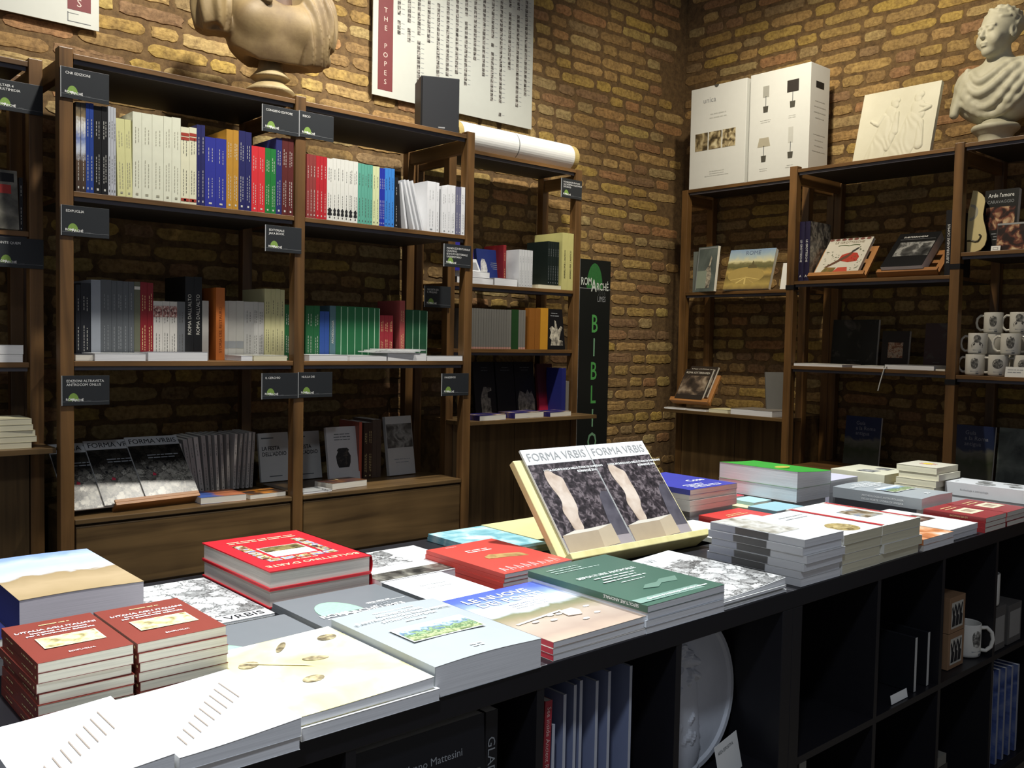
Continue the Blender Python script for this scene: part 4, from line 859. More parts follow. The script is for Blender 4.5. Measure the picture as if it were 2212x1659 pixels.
# middle shelf of that bay
SM = 1.1785
for lab, x, y, w_, h_, c in [('large black green book standing at the back, mug bookcase', 2.95, 1.60, .26, .25, '#101512'), ('dark wine book standing behind the ribbon', 2.95, 1.09, .13, .23, '#341a1c')]:
    r = faceB(lab, x, y, SM, w_, h_, .02, photo('dark_face_'+c[1:], [(0, c), (.7, c), (1, '#4a4440')], 14, 4), 85); rects(r, greek(w_*.3, w_*.7, .03, 1, .01, .005, random.Random(3), True), .0206, DIM)
r = faceB('dark book with small coloured panel standing at the back', 2.95, 1.315, SM, .145, .19, .02, flat('#1d1715', .4), 85); pic(r, .035, .115, .05, .13, .0204, photo('panel_col', [(0, '#3a2a22'), (.35, '#8a5a3c'), (.6, '#b8a58c'), (1, '#5c3c3a')], 50), 'picture')
for lab, y, w_, t_, c in [('white book lying flat by the left post, mug bookcase', 1.63, .275, .013, '#c6c5be'), ('white book lying flat in the middle, mug bookcase', 1.30, .165, .012, '#c6c5be')]:
    book(lab, BX(2.615, y, SM), w_, .19, t_, flat(c, .5), 'flat white books, mug bookcase', PGW)
r = book('white book with grey cover and hanging ribbon', BX(2.612, 1.13, SM), .24, .19, .022, flat('#6b6a68', .4), None, PGW)
MB().tube([(.012, .02, .012), (.01, -.006, .012), (.004, -.013, .0), (-.004, -.014, -.03), (-.014, -.015, -.07), (-.022, -.016, -.108)], .0028, 6).obj('ribbon', flat('#d9d9d2', .5), r)
book('thin grey book lying beside the ribboned one', BX(2.615, .885, SM), .045, .15, .01, flat('#55524e', .5))
# lower shelf: guide books facing out
SL = .6505
GUIA = photo('guide_cover', [(0, '#5a5c50'), (.3, '#3d4630'), (.5, '#6a6a60'), (.58, '#23304f'), (1, '#1d2a52')], 22, 6, .35, 'y', .26, .3)
def guide(label, y, xx=3.0):
    r = faceB(label, xx, y, SL, .2, .26, .016, GUIA, 84, 0, 'dark blue guide books facing out'); z = .0166; L = flat('#8a8f9c', .5)
    for i, s in enumerate(['Guía', 'a la Roma', 'antigua']): txt(r, s, T(.06, .215-i*.027, z), .028, L)
guide('dark blue guide book facing out, left of the second post', 1.51, 2.95); guide('dark blue guide book facing out, right of the second post', .93-.0, 2.93)
faceB('pale grey-green photo book facing out at the right edge', 2.95, .72, SL, .2, .26, .016, photo('greygreen', [(0, '#3a4340'), (.5, '#6b7670'), (1, '#8f9a90')], 10, 5), 84)
r = book('dark wine-coloured book leaning behind the left post, low shelf', BX(2.90, 1.64, CB-.0)@RX(84), .13, .25, .012, flat('#3a2224', .4)) if 0 else None
# CD shelf
SCD = 1.7225
gp = [(830,250),(900,265),(985,330),(1035,400),(1048,470),(1040,560),(1030,680),(1045,780),(1090,920),(1120,1040),(1125,1130),(1100,1230),(1040,1300),(950,1330),(815,1345),(790,1000),(780,620),(820,350)]
gt = thing('guitar_card', 'cream guitar-shaped card leaning by the second post', 'card', BX(2.66, .79, SCD)@RX(84)); gs_ = .29/1095
MB().poly([((x-780)*gs_, (1345-y)*gs_) for x, y in reversed(gp)], (0, .006)).obj('card', flat('#cdbd88', .5), gt)
MB().poly([(.009+.036*math.cos(a), (1345-640)*gs_+.039*math.sin(a)) for a in [-PI/2+PI*i/16 for i in range(17)]], (.006, .0063)).obj('rosette_print', flat('#9a9684', .6), gt); MB().poly([(.009+.024*math.cos(a), (1345-640)*gs_+.027*math.sin(a)) for a in [-PI/2+PI*i/16 for i in range(17)]], (.0063, .0066)).obj('sound_hole_print', flat('#c2b283', .5), gt)
MB().tube([(.008, .056, .0068), (.03, .055, .0068), (.042, .051, .0068), (.055, .053, .0068), (.062, .063, .0068), (.066, .075, .0068), (.058, .083, .0068)], .0042, 6).obj('bridge_print', flat('#3a3318', .5), gt)
CARA = photo('candle_painting', [(0, '#0f0a08'), (.4, '#2b1810'), (.62, '#6d3a2a'), (.8, '#b08a66'), (1, '#d8c09a')], 24, 4)
r = faceB('black boxed edition with a candlelit painting', 2.72, .735, SCD, .145, .285, .03, flat('#121210', .4), 84); z = .0306
pic(r, .01, .135, .1, .205, .0303, CARA, 'painting_print'); txt(r, "Arde l'amore", T(.015, .25, z), .026, LETW, sx=.8); txt(r, 'CARAVAGGIO', T(.012, .222, z), .02, GREY, sx=.9); rects(r, greek(.03, .12, .08, 3, .013, .007, random.Random(9), True), z, GREY); txt(r, 'CD', T(.09, .03, z), .026, LETW, bold=.02); txt(r, 'of the Book', T(.06, .012, z), .012, LETW)
r = faceB('disc case with a candlelit painting at the right edge', 2.66, .655, SCD, .142, .125, .011, flat('#4a4440', .3), 82); pic(r, .004, .138, .004, .116, .0113, CARA, 'painting_print'); pic(r, .0, .142, .117, .125, .0113, flat('#9a9a98', .3), 'case_edge')
pc = thing('price_tag', 'small white price tag in front of the disc case', 'tag', BX(2.635, .668, SCD)@RX(80)); MB().box(0, .04, 0, .024, 0, .001).obj('tag', WH, pc); rects(pc, [(.009, .03, .006, .0075), (.009, .03, .016, .0175), (.009, .0105, .006, .0175), (.0285, .03, .006, .0175)], .0014, DIM, 'symbol')

# ------------------------------------------------------------------ mugs
CER = flat('#d3d0c6', .18, .02); INK = photo('mug_ink', [(0, '#33322e'), (.4, '#5f5d57'), (.7, '#98958c'), (1, '#b9b6ab')], 90, 5)
MR, MH = .041, .096
HEAD = [(-.3, -.5), (-.12, -.62), (.12, -.62), (.3, -.45), (.38, -.1), (.4, .25), (.3, .5), (0, .62), (-.3, .5), (-.4, .25), (-.38, -.1)]
BST = [(-.5,-.6),(.5,-.6),(.55,-.3),(.44,-.1),(.3,.0),(.27,.1),(.33,.25),(.34,.45),(.22,.64),(0,.7),(-.22,.64),(-.34,.45),(-.33,.25),(-.27,.1),(-.3,.0),(-.44,-.1),(-.55,-.3)]
COIN = [(.52*math.cos(2*PI*i/20), .5*math.sin(2*PI*i/20)) for i in range(20)]
def wrap(parent, pts, size, ang, zc, mat, name='portrait_print', rr=.0003):
    b = MB(); n = len(pts); c = len(b.v)
    def at(x, y): a = ang+(x*size)/MR; return ((MR+rr)*math.cos(a), (MR+rr)*math.sin(a), zc+y*size)
    b.v.append(at(0, 0)); 
    for s in (.5, 1.):
        for x, y in pts: b.v.append(at(x*s, y*s))
    for i in range(n):
        j = (i+1) % n; b.f += [(0, 1+i, 1+j), (1+i, 1+n+i, 1+n+j, 1+j)]; b.m += [0, 0]
    return b.obj(name, mat, parent)
_mug = {}
def mug(label, M, face, yaw=0, hd=None):
    """local: handle towards +Y, picture facing -X side of the world"""
    r = thing('mug', label, 'mug', M, 'white mugs with portraits')
    if 'b' not in _mug:
        _mug['b'] = MB().lathe([(.0, .0), (.034, .0), (.039, .003), (MR, .01), (MR, MH-.002), (MR-.001, MH), (MR-.003, MH), (MR-.004, MH-.003), (MR-.004, .008), (0, .007)], 40).mesh('body', CER, True)
        pts = [(0, MR-.002, MH*.84), (0, MR+.016, MH*.86), (0, MR+.03, MH*.72), (0, MR+.034, MH*.5), (0, MR+.029, MH*.28), (0, MR+.015, MH*.15), (0, MR-.002, MH*.17)]
        fine = []
        for i in range(len(pts)-1):
            for k in range(3): fine.append(tuple(pts[i][q]+(pts[i+1][q]-pts[i][q])*k/3 for q in range(3)))
        _mug['h'] = MB().tube(fine+[pts[-1]], .0055, 8).mesh('handle', CER, True)
    link('body', _mug['b'], r); link('handle', _mug['h'], r, RZ(0 if hd is None else hd))
    a = PI+math.radians(yaw)
    if face: wrap(r, face[0], face[1], a, MH*.58, INK); wrap(r, [(-.5, -.06), (.5, -.06), (.5, .06), (-.5, .06)], .034, a, MH*.2, GREY, 'caption_print'); wrap(r, [(-.5, -.3), (.5, -.3), (.5, .3), (-.5, .3)], .012, a+.3, MH*.1, DIM, 'symbol_print')
    return r
MZ = 1.1635
H_, B_, C_ = (HEAD, .04), (BST, .046), (COIN, .044)
for lab, x, y, z, f in [('white mug with smooth round portrait, bottom row by the post', 2.66, .725, MZ, H_), ('white mug with framed coin portrait, bottom row', 2.66, .625, MZ, C_), ('white mug with pale medallion behind the price card, bottom row', 2.68, .525, MZ, C_),
                        ('white mug with small bust print, middle row by the post', 2.672, .722, MZ+.0965, B_), ('white mug with tall head print, middle row', 2.672, .58, MZ+.0965, (HEAD, .043)), ('white mug cut off by the right edge, middle row', 2.69, .485, MZ+.0965, H_),
                        ('white mug with dark curly head print, top row', 2.745, .685, MZ+.193, H_), ('white mug with faint bust print, top row at the right', 2.745, .573, MZ+.193, B_),
                        ('plain white mug at the back of the bottom row', 2.755, .685, MZ, None), ('white mug at the back under the faint bust mug', 2.755, .573, MZ, None), ('white mug at the back, middle tier left', 2.75, .685, MZ+.0965, None), ('white mug at the back, middle tier right', 2.75, .573, MZ+.0965, None)]:
    mug(lab, T(x, y, z), f, 18, 0)
pc = thing('price_tag', 'white price card standing before the mugs', 'tag', BX(2.615, .578, MZ)@RX(80)); MB().box(0, .085, 0, .045, 0, .001).obj('card', WH, pc); rects(pc, greek(.01, .075, .03, 2, .011, .005, random.Random(2)), .0014, GREY)

# ------------------------------------------------------------------ sculpted things (distance fields turned into one surface)
def surface(fn, lo, hi, step):
    ax = [np.arange(lo[i], hi[i]+step, step) for i in range(3)]
    X, Y, Z = np.meshgrid(*ax, indexing='ij'); F = fn(np.stack([X, Y, Z], -1)); S = F < 0
    nx, ny, nz = [n-1 for n in F.shape]; acc = np.zeros((nx, ny, nz, 3)); cnt = np.zeros((nx, ny, nz))
    cs = [(i, j, k) for i in (0, 1) for j in (0, 1) for k in (0, 1)]
    g = lambda A, c: A[c[0]:c[0]+nx, c[1]:c[1]+ny, c[2]:c[2]+nz]
    for a in cs:
        for d in range(3):
            if a[d]: continue
            b = tuple(1 if i == d else a[i] for i in range(3)); Fa, Fb = g(F, a), g(F, b); x = (Fa < 0) != (Fb < 0)
            t = np.where(x, Fa/np.where(x, Fa-Fb, 1), 0)
            for i in range(3): acc[..., i] += np.where(x, a[i]+(t if i == d else 0), 0)
            cnt += x
    act = cnt > 0; idx = -np.ones(act.shape, int); idx[act] = np.arange(act.sum())
    ii = np.argwhere(act); V = (ii+acc[act]/cnt[act][:, None])*step+np.array(lo); faces = []
    for d in range(3):
        u, v = (d+1) % 3, (d+2) % 3; sl = [slice(1, -1)]*3; sl[d] = slice(0, -1); s0 = S[tuple(sl)]
        sh = list(sl); sh[d] = slice(1, None); s1 = S[tuple(sh)]; e = np.argwhere(s0 != s1)
        fl = s0[tuple(e.T)]; off = np.ones(3, int); off[d] = 0; e = e+off
        q = []
        for du, dv in ((0, 0), (1, 0), (1, 1), (0, 1)):
            c = e.copy(); c[:, u] -= du; c[:, v] -= dv; q.append(idx[c[:, 0], c[:, 1], c[:, 2]])
        q = np.stack(q, 1); q[~fl] = q[~fl][:, ::-1]; faces.append(q[:, ::1])
    return V, np.concatenate(faces)
def smin(a, b, k): h = np.clip(.5+.5*(b-a)/k, 0, 1); return b+(a-b)*h-k*h*(1-h)
def smax(a, b, k): return -smin(-a, -b, k)
def ell(P, c, r):
    q = (P-np.array(c))/np.array(r); k0 = np.linalg.norm(q, axis=-1); k1 = np.linalg.norm(q/np.array(r), axis=-1)+1e-9; return k0*(k0-1)/k1
def cap(P, a, b, ra, rb=None):
    a, b = np.array(a, float), np.array(b, float); rb = ra if rb is None else rb; ab = b-a
    t = np.clip(((P-a)@ab)/(ab@ab), 0, 1); return np.linalg.norm(P-a-t[..., None]*ab, axis=-1)-(ra+(rb-ra)*t)
def sculpt(name, fn, lo, hi, step, mat, parent):
    V, Q = surface(fn, lo, hi, step); me = bpy.data.meshes.new(name); me.from_pydata(V.tolist(), [], Q.tolist()); me.materials.append(mat)
    me.polygons.foreach_set('use_smooth', [True]*len(Q)); me.update()
    bm = bmesh.new(); bm.from_mesh(me); bmesh.ops.recalc_face_normals(bm, faces=bm.faces); bm.to_mesh(me); bm.free()
    return link(name, me, parent)
def smooth(pts, n=2):
    for _ in range(n):
        q = []
        for i, p in enumerate(pts):
            r = pts[(i+1) % len(pts)]; q += [(p[0]*.75+r[0]*.25, p[1]*.75+r[1]*.25), (p[0]*.25+r[0]*.75, p[1]*.25+r[1]*.75)]
        pts = q
    return pts
def head(P, curls=True, seed=4):
    d = ell(P, (0, .012, .03), (.074, .09, .082)); d = smin(d, ell(P, (0, -.028, -.035), (.056, .058, .075)), .035)
    d = smin(d, ell(P, (0, -.062, -.088), (.024, .02, .018)), .02)
    for s in (-1, 1):
        d = smin(d, ell(P, (s*.036, -.058, -.034), (.026, .024, .03)), .02); d = smax(d, -ell(P, (s*.029, -.103, .008), (.02, .02, .012)), .012)
        d = smin(d, ell(P, (s*.029, -.0765, .004), (.0145, .0115, .0095)), .004); d = smin(d, cap(P, (s*.013, -.083, .024), (s*.045, -.07, .023), .005), .012)
        d = smin(d, ell(P, (s*.072, .012, -.004), (.009, .02, .031)), .006); d = smax(d, -ell(P, (s*.083, .008, .0), (.008, .01, .016)), .006)
    d = smin(d, cap(P, (0, -.084, .012), (0, -.099, -.02), .0055, .009), .01); d = smin(d, ell(P, (0, -.092, -.025), (.0145, .009, .007)), .006)
    d = smin(d, ell(P, (0, -.0865, -.051), (.021, .009, .0052)), .005); d = smin(d, ell(P, (0, -.0835, -.062), (.017, .009, .0058)), .005)
    d = smax(d, -cap(P, (-.02, -.094, -.0565), (.02, -.094, -.0565), .0022), .003)
    if curls:
        rnd = random.Random(seed); h = ell(P, (0, .02, .042), (.079, .092, .08))
        for i in range(95):
            a, e = rnd.uniform(0, 2*PI), rnd.uniform(-.25, 1.45); v = np.array([math.cos(a)*math.cos(e), math.sin(a)*math.cos(e), math.sin(e)])
            if v[1] < -.55 and v[2] < .55: continue
            c = np.array([0, .018, .04])+v*np.array([.077, .09, .078]); tdir = np.array([-v[1], v[0], rnd.uniform(-.6, .2)])*.018
            h = smin(h, cap(P, c-tdir, c+tdir, .0085, .006), .007)
        h = smax(h, -(P[..., 1]+.055+(P[..., 2]-.06)*.9)*.8, .01)      # hairline: keep the face free
        d = smin(d, h, .006)
    return d
def near(P, c, r, fn):
    """evaluate an expensive field only close to its centre"""
    q = np.linalg.norm(P-np.array(c), axis=-1); m = q < r; out = q-r*.62; out[m] = fn(P[m]); return out
def rotz(P, a, c):
    c = np.array(c); q = P-c; ca, sa = math.cos(a), math.sin(a); return np.stack([q[..., 0]*ca+q[..., 1]*sa, -q[..., 0]*sa+q[..., 1]*ca, q[..., 2]], -1)
def boy(P):
    H = near(P, (0, -.005, .545), .17, lambda Q: head(rotz(Q, -.42, (0, -.005, .535))*.97, True)/.97)
    d = ell(P, (0, .035, .265), (.205, .112, .15)); d = smin(d, cap(P, (-.135, .04, .335), (.135, .04, .335), .062), .06)
    d = smin(d, cap(P, (0, .035, .33), (-.004, .012, .47), .06, .05), .045)
    d = smax(d, ell(P, (0, .02, .36), (.25, .2, .245)), .02); d = smax(d, P[..., 1]-.11, .02)
    yf = lambda x, z: .035-.112*math.sqrt(max(.04, 1-(x/.21)**2-((z-.265)/.16)**2))
    for z0, dep, xl, r_, cut in ((.405, .07, .11, .010, .55), (.40, .125, .15, .012, .0), (.375, .165, .17, .010, .3), (.34, .17, .18, .009, .2), (.30, .15, .185, .008, .5)):
        pts = []
        for k in range(13):
            t = -1+k/6; x = xl*t-.02*(1-t*t); z = z0-dep*(1-t*t)**1.3-.03*max(0, -t)+.02*math.sin(3*t+z0*30); pts.append((x, yf(x, z)-.001, z, r_*(1-cut*abs(t+.2)**1.5)))
        for k in range(12): d = smin(d, cap(P, pts[k][:3], pts[k+1][:3], max(.003, pts[k][3]), max(.003, pts[k+1][3])), .02)
    for k in range(4): d = smin(d, cap(P, (-.125-.012*k, -.03+.012*k, .385-.008*k), (-.175-.008*k, -.045+.02*k, .185+.02*k), .012, .021), .012)
    for k in range(3): d = smin(d, cap(P, (.12+.014*k, -.02+.015*k, .39-.01*k), (.185+.006*k, .0+.02*k, .26), .013, .018), .012)
    return smin(d, H, .012)
PLASTER = stone('plaster', '#a7a38c', '#bdb9a2', 7); TANST = stone('tan_stone', '#5e4b2f', '#7f6c48', 7)
bb = thing('bust', 'pale bust of a draped boy on the right bookcase', 'bust', T(2.85, .755, 2.2155)@RZ(-90))
sculpt('figure', boy, (-.25, -.16, .10), (.25, .16, .66), .0052, PLASTER, bb)
MB().lathe([(0, 0), (.078, 0), (.078, .006), (.073, .02), (.07, .05), (.078, .07), (.096, .086), (.103, .094), (.104, .103), (.098, .112), (.07, .118), (.05, .14), (0, .16)], 44).obj('socle', PLASTER, bb, smooth=True)
def armour(P):
    x, y, z = P[..., 0], P[..., 1], P[..., 2]
    d = ell(P, (0.01, .0, .30), (.195, .112, .2)); d = smin(d, ell(P, (-.065, -.06, .325), (.095, .062, .08)), .03); d = smin(d, ell(P, (.08, -.06, .32), (.095, .062, .08)), .03)
    d = smin(d, cap(P, (-.16, .01, .42), (.16, .01, .42), .062), .05)
    # cloth sweeping down the right side in long folds
    c = ell(P, (.15, -.02, .31), (.085, .092, .2)); c = c+.008*np.sin((x*.9+y*.5+(z-.2)*.2)*150); d = smin(d, c, .01)
    d = smax(d, -(z-.165-.5*np.clip(-x-.07, 0, 1)-.1*np.clip(x-.05, 0, 1)), .004)
    d = smax(d, -ell(P, (.02, .0, .15), (.16, .075, .06)), .006)
    for s in (-1, 1):
        q = np.arctan2(y, s*(x-s*.2)); e = ell(P, (.205 if s > 0 else -.235, .0, .36), (.07 if s > 0 else .075, .09, .15)); e = e+.008*np.sin(q*10+z*14+.8*np.sin(z*30))
        e = smax(e, -(z-.262-.03*np.sin(q*5)*.4), .004); d = smin(d, e, .004)
        a_ = cap(P, (s*.185, -.005, .29), (.215 if s > 0 else -.25, -.01, .225), .05, .036)+.003*np.sin(x*170); d = smin(d, smax(a_, -(z-.2-.05*(s < 0)), .004), .006)
    d = smax(d, -cap(P, (-.152, -.115, .44), (-.158, -.11, .25), .007), .005); d = smax(d, -cap(P, (.105, -.125, .45), (.12, -.14, .17), .006), .005)
    d = smin(d, cap(P, (-.135, -.075, .48), (-.055, -.118, .385), .024, .018), .006); d = smax(d, -cap(P, (-.135, -.11, .435), (-.06, -.145, .362), .005), .004)
    d = smax(d, -ell(P, (.025, -.06, .475), (.09, .085, .095)), .008)
    return smax(d, y-.085, .03)
def neck_head(P):
    d = cap(P, (.02, .0, .38), (.015, .0, .57), .068, .058)
    return smin(d, near(P, (.01, -.01, .68), .2, lambda Q: head(rotz(Q, .1, (.01, -.01, .67))/1.15, True, 9)*1.15), .02)
ab_ = thing('bust', 'tan stone bust in draped armour above the large bookcase', 'bust', T(.02, 2.44, 2.1975)@RZ(-6))
sculpt('figure', armour, (-.36, -.19, .12), (.32, .12, .56), .006, TANST, ab_)
sculpt('head', neck_head, (-.14, -.16, .33), (.16, .15, .84), .0075, stone('brown_stone', '#3c2a1c', '#5a4230', 9), ab_)
MB().lathe([(0, 0), (.062, 0), (.066, .03), (.085, .05), (.098, .062), (.09, .072), (.062, .092), (.052, .1), (.07, .112), (.078, .118), (.07, .126), (.05, .15), (.045, .19), (0, .19)], 44).obj('socle', stone('pale_stone', '#857350', '#a3926a', 8), ab_, smooth=True)
def relief(name, w, h, fn, nx, ny, mat, parent, back=-.018, mask=None):
    xs = np.linspace(0, w, nx); ys = np.linspace(0, h, ny); X, Y = np.meshgrid(xs, ys, indexing='ij'); Z = fn(X, Y)
    b = MB(); b.v = [(float(X[i, j]), float(Y[i, j]), float(Z[i, j])) for i in range(nx) for j in range(ny)]
    for i in range(nx-1):
        for j in range(ny-1): b.f.append((i*ny+j, (i+1)*ny+j, (i+1)*ny+j+1, i*ny+j+1)); b.m.append(0)
    k = len(b.v); rim = [i*ny for i in range(nx)]+[(nx-1)*ny+j for j in range(1, ny)]+[i*ny+ny-1 for i in range(nx-2, -1, -1)]+[j for j in range(ny-2, 0, -1)]
    b.v += [(b.v[i][0], b.v[i][1], back) for i in rim]; n = len(rim)
    for i in range(n): b.f.append((rim[i], k+i, k+(i+1) % n, rim[(i+1) % n])); b.m.append(0)
    b.f.append(tuple(k+i for i in reversed(range(n)))); b.m.append(0)
    o = b.obj(name, mat, parent); o.data.polygons.foreach_set('use_smooth', [k < (nx-1)*(ny-1) for k in range(len(b.f))]); return o
def bump(X, Y, segs, k=.006):
    """rounded raised strokes: (x0,y0,x1,y1,r0,r1,height)"""
    Z = np.zeros_like(X)
    for x0, y0, x1, y1, r0, r1, hh in segs:
        dx, dy = x1-x0, y1-y0; t = np.clip(((X-x0)*dx+(Y-y0)*dy)/(dx*dx+dy*dy+1e-9), 0, 1); q = np.hypot(X-x0-t*dx, Y-y0-t*dy)/(r0+(r1-r0)*t)
        Z = np.maximum(Z, hh*np.sqrt(np.clip(1-q*q, 0, 1)))
    return Z
def plaque_fn(X, Y):
    f = [(.175,.295,.18,.283,.02,.017,.012),(.17,.305,.185,.31,.018,.016,.012),(.16,.255,.175,.215,.03,.032,.012),(.15,.21,.14,.13,.034,.042,.013),(.14,.13,.11,.01,.045,.05,.012),(.13,.235,.105,.19,.014,.011,.014),(.105,.19,.085,.2,.01,.009,.014),(.085,.2,.065,.215,.008,.007,.012),(.195,.24,.195,.14,.012,.02,.015),(.19,.14,.17,.06,.018,.02,.013),
         (.29,.305,.292,.29,.02,.017,.012),(.29,.315,.3,.32,.02,.019,.013),(.295,.26,.3,.215,.034,.036,.013),(.31,.26,.355,.245,.013,.011,.016),(.355,.245,.31,.225,.011,.01,.016),(.285,.2,.27,.1,.042,.055,.014),(.27,.1,.23,.01,.058,.062,.013),(.32,.17,.33,.05,.018,.022,.015)]
    Z = bump(X, Y, f); fold = np.sin((X*1.0+Y*.36)*190+2.2*np.sin(Y*38+X*20)+1.3*np.sin(X*75))*.0016; Z = Z+fold*np.clip((Z-.004)/.006, 0, 1)*np.clip((.24-Y)/.05, 0, 1); return Z*.5
pl = thing('relief_plaque', 'white plaster plaque with two draped figures in relief', 'plaque', T(2.672, 1.372, 2.209)@RZ(-90)@RX(74))
relief('panel', .392, .375, plaque_fn, 230, 220, stone('white_plaster', '#c9c5ae', '#d2cfba', 5), pl, -.024)

# ------------------------------------------------------------------ the display on the black units
TZ = .7655
def pile(n, desc, where, x0, x1, y0, y1, t, c, spine='W', z=TZ, pg=None, group=None, hard=False, cov=None, jit=.003, seed=0, warp=0., sm=None, under=None, name='book', cat='book', mag=False, rot=0):
    """a stack of n copies; returns the roots from bottom to top"""
    rnd = random.Random(seed+int(abs(x0)*1e3)); out = []
    for i in range(n):
        pos = 'topmost' if i == n-1 else ('lowest' if i == 0 else ORD[n-1-i]+' from the top')
        lab = '%s %s' % (desc, where) if n == 1 else '%s %s, %s' % (desc, where, pos)
        dx, dy = (rnd.uniform(-jit, jit), rnd.uniform(-jit, jit)) if n > 1 and i < n-1 else (0, 0)
        top = i == n-1
        out.append(flatbook(lab, x0+dx, x1+dx, y0+dy, y1+dy, z+i*t, t-.0004, c if (top or not under) else under, spine, pg, warp if top else 0, group or (desc+' '+where if n > 1 else None), hard, cov if (top or not under) else None, mag, rot+(rnd.uniform(-.5, .5) if i < n-1 else 0), sm, name, cat))
    return out
def tw(r, s, x, y, size, mat=LETW, al='CENTER', sx=1., bold=0, dz=.0007): w, h, t = dims(r); return txt(r, s, T(x*w, y*h, t+dz), size, mat, al, sx=sx, bold=bold)
def gk(r, x0, x1, y, n, dy, size, mat, seed=1, c=True, dz=.0006): w, h, t = dims(r); return rects(r, greek(x0*w, x1*w, y*h, n, dy, size, random.Random(seed), c), t+dz, mat)
def pc_(r, x0, x1, y0, y1, mat, name='picture', dz=.0004): w, h, t = dims(r); return pic(r, x0*w, x1*w, y0*h, y1*h, t+dz, mat, name)
# white piles at the front left
LINE = flat('#8f8276', .6)
for x0, x1, wh, sd in ((-1.487, -1.336, 'at the very front left corner', 1), (-1.331, -1.176, 'second from the front left corner', 2)):
    p = pile(2, 'white ruled paperback', wh, x0, x1, -.032, .185, .0175, '#dcdcda', 'W', pg=PGW, seed=sd, warp=.007)
    r = p[-1]; w, h, t = dims(r); b = MB()
    for k in range(9):
        x = w*(.12+.085*k); y = h*(.12+.05*k); L = h*(.14+.02*k); zz = t+.0012+.007*(x/w)**2*(1.6-.6*x/w); b.quad((x, y, zz), (x+.0018, y, zz), (x+.0018, y+L, zz), (x, y+L, zz))
    b.obj('ruled_print', LINE, r)['kind'] = 'stuff'
# cream booklet with finds
FIND = photo('finds', [(0, '#4a4030'), (.5, '#8d8062'), (1, '#c4b88e')], 70, 4); CREAMC = photo('cream_cover', [(0, '#bfb47c'), (.4, '#cfc698'), (.62, '#d6d5c4'), (1, '#dddcd2')], 9, 5, .4)
pile(1, 'white paperback', 'under the cream booklet of finds', -1.165, -.945, -.012, .29, .018, '#e6e6e4', 'W', pg=PGW)
r = pile(1, 'cream booklet', 'with drawings of small finds, front left', -1.168, -.952, -.008, .288, .013, '#e8e6d8', 'W', TZ+.0185, PGW, cov=CREAMC, warp=.004)[0]; w, h, t = dims(r)
BAND = flat('#bfb58c', .6)
MB().quad((w*.12, h*.78, t+.0014), (w*.16, h*.74, t+.0014), (w*.5, h*.5, t+.003), (w*.46, h*.55, t+.003)).obj('strap_print', BAND, r)
for x, y, sx_, sy_, a in ((.16, .72, .016, .013, .3), (.5, .86, .024, .006, .9), (.86, .84, .017, .013, .2), (.58, .6, .02, .009, -.4), (.38, .36, .017, .012, .1)):
    MB().poly([(w*x+sx_*math.cos(q)*math.cos(a)-sy_*math.sin(q)*math.sin(a), h*y+sx_*math.cos(q)*math.sin(a)+sy_*math.sin(q)*math.cos(a)) for q in [2*PI*i/14 for i in range(14)]], (t+.004*x*x+.0006, t+.004*x*x+.0012)).obj('find_print', FIND, r)
# thick grey book with landscape painting
LANDP = photo('olive_landscape', [(0, '#5c6a44'), (.2, '#a9b486'), (.34, '#4a6340'), (.46, '#8fa878'), (.56, '#4f6678'), (.7, '#8aa0b8'), (.85, '#c4d0dc'), (1, '#dfe6ea')], 95, 8, .35, 'y', .062, 1.1)
GREYC = '#9a9fa0'
def death_book(r, sc=1.):
    w, h, t = dims(r)
    tw(r, 'ARCHEOLOGIA', .5, .83, .0135*sc, LETW, bold=.02, dz=.0042); tw(r, 'E ANTROPOLOGIA DELLA MORTE', .5, .775, .0125*sc, LETW, bold=.02, dz=.0042); tw(r, 'STORIA DI UN’IDEA', .5, .72, .0125*sc, LETW, bold=.02, dz=.0042); gk(r, .3, .7, .9, 1, .01, .006, LETW, 2, dz=.0035); gk(r, .35, .65, .665, 1, .01, .005, LETW, 3, dz=.0045)
    fr = MB().box(0, w*.68, 0, h*.245, 0, .0004).obj('picture_frame', LETW, r, T(w*.16, h*.34, t+.0042)); MB().box(0, w*.66, 0, h*.23, 0, .0004).obj('picture', LANDP, r, T(w*.17, h*.348, t+.0045)); gk(r, .42, .58, .12, 2, .008, .006, LETW, 4, dz=.0045)
r = pile(1, 'thick grey paperback', 'with a landscape painting, front row', -.948, -.738, -.004, .285, .047, GREYC, 'W', pg=PGW, warp=-.0035, cov=flat(GREYC, .4, .03))[0]; death_book(r); txt(r, 'ARCHEOLOGIA E ANTROPOLOGIA', T(-.0006, .02, .027)@SPTXT, .009, LETW)
# sky-coloured book
SKYC = photo('sky_dig', [(0, '#b5a08c'), (.12, '#a38f80'), (.3, '#b0a090'), (.42, '#8f8468'), (.5, '#77785a'), (.56, '#c9cfd8'), (.64, '#dfe4ea'), (.78, '#7f93cc'), (.9, '#5468b8'), (1, '#4c5cae')], 16, 6, .3, 'y', .3, .22)
p = pile(3, 'paperback with red spine', 'and a sky and excavation cover', -.704, -.468, .004, .302, .0105, '#9a3a3c', 'W', pg=PGW, cov=SKYC, sm=flat('#a8323c', .4), under='#c9c4bc', seed=5, warp=.0012)
r = p[-1]; w, h, t = dims(r)
tw(r, 'LE NUOVE', .42, .83, .034, LETW, bold=.01, dz=.0014); tw(r, 'DEI PONTI', .46, .72, .034, LETW, bold=.01, dz=.0014); gk(r, .3, .7, .66, 3, .011, .006, LETW, 5, dz=.0014)
b = MB(); rnd = random.Random(6)
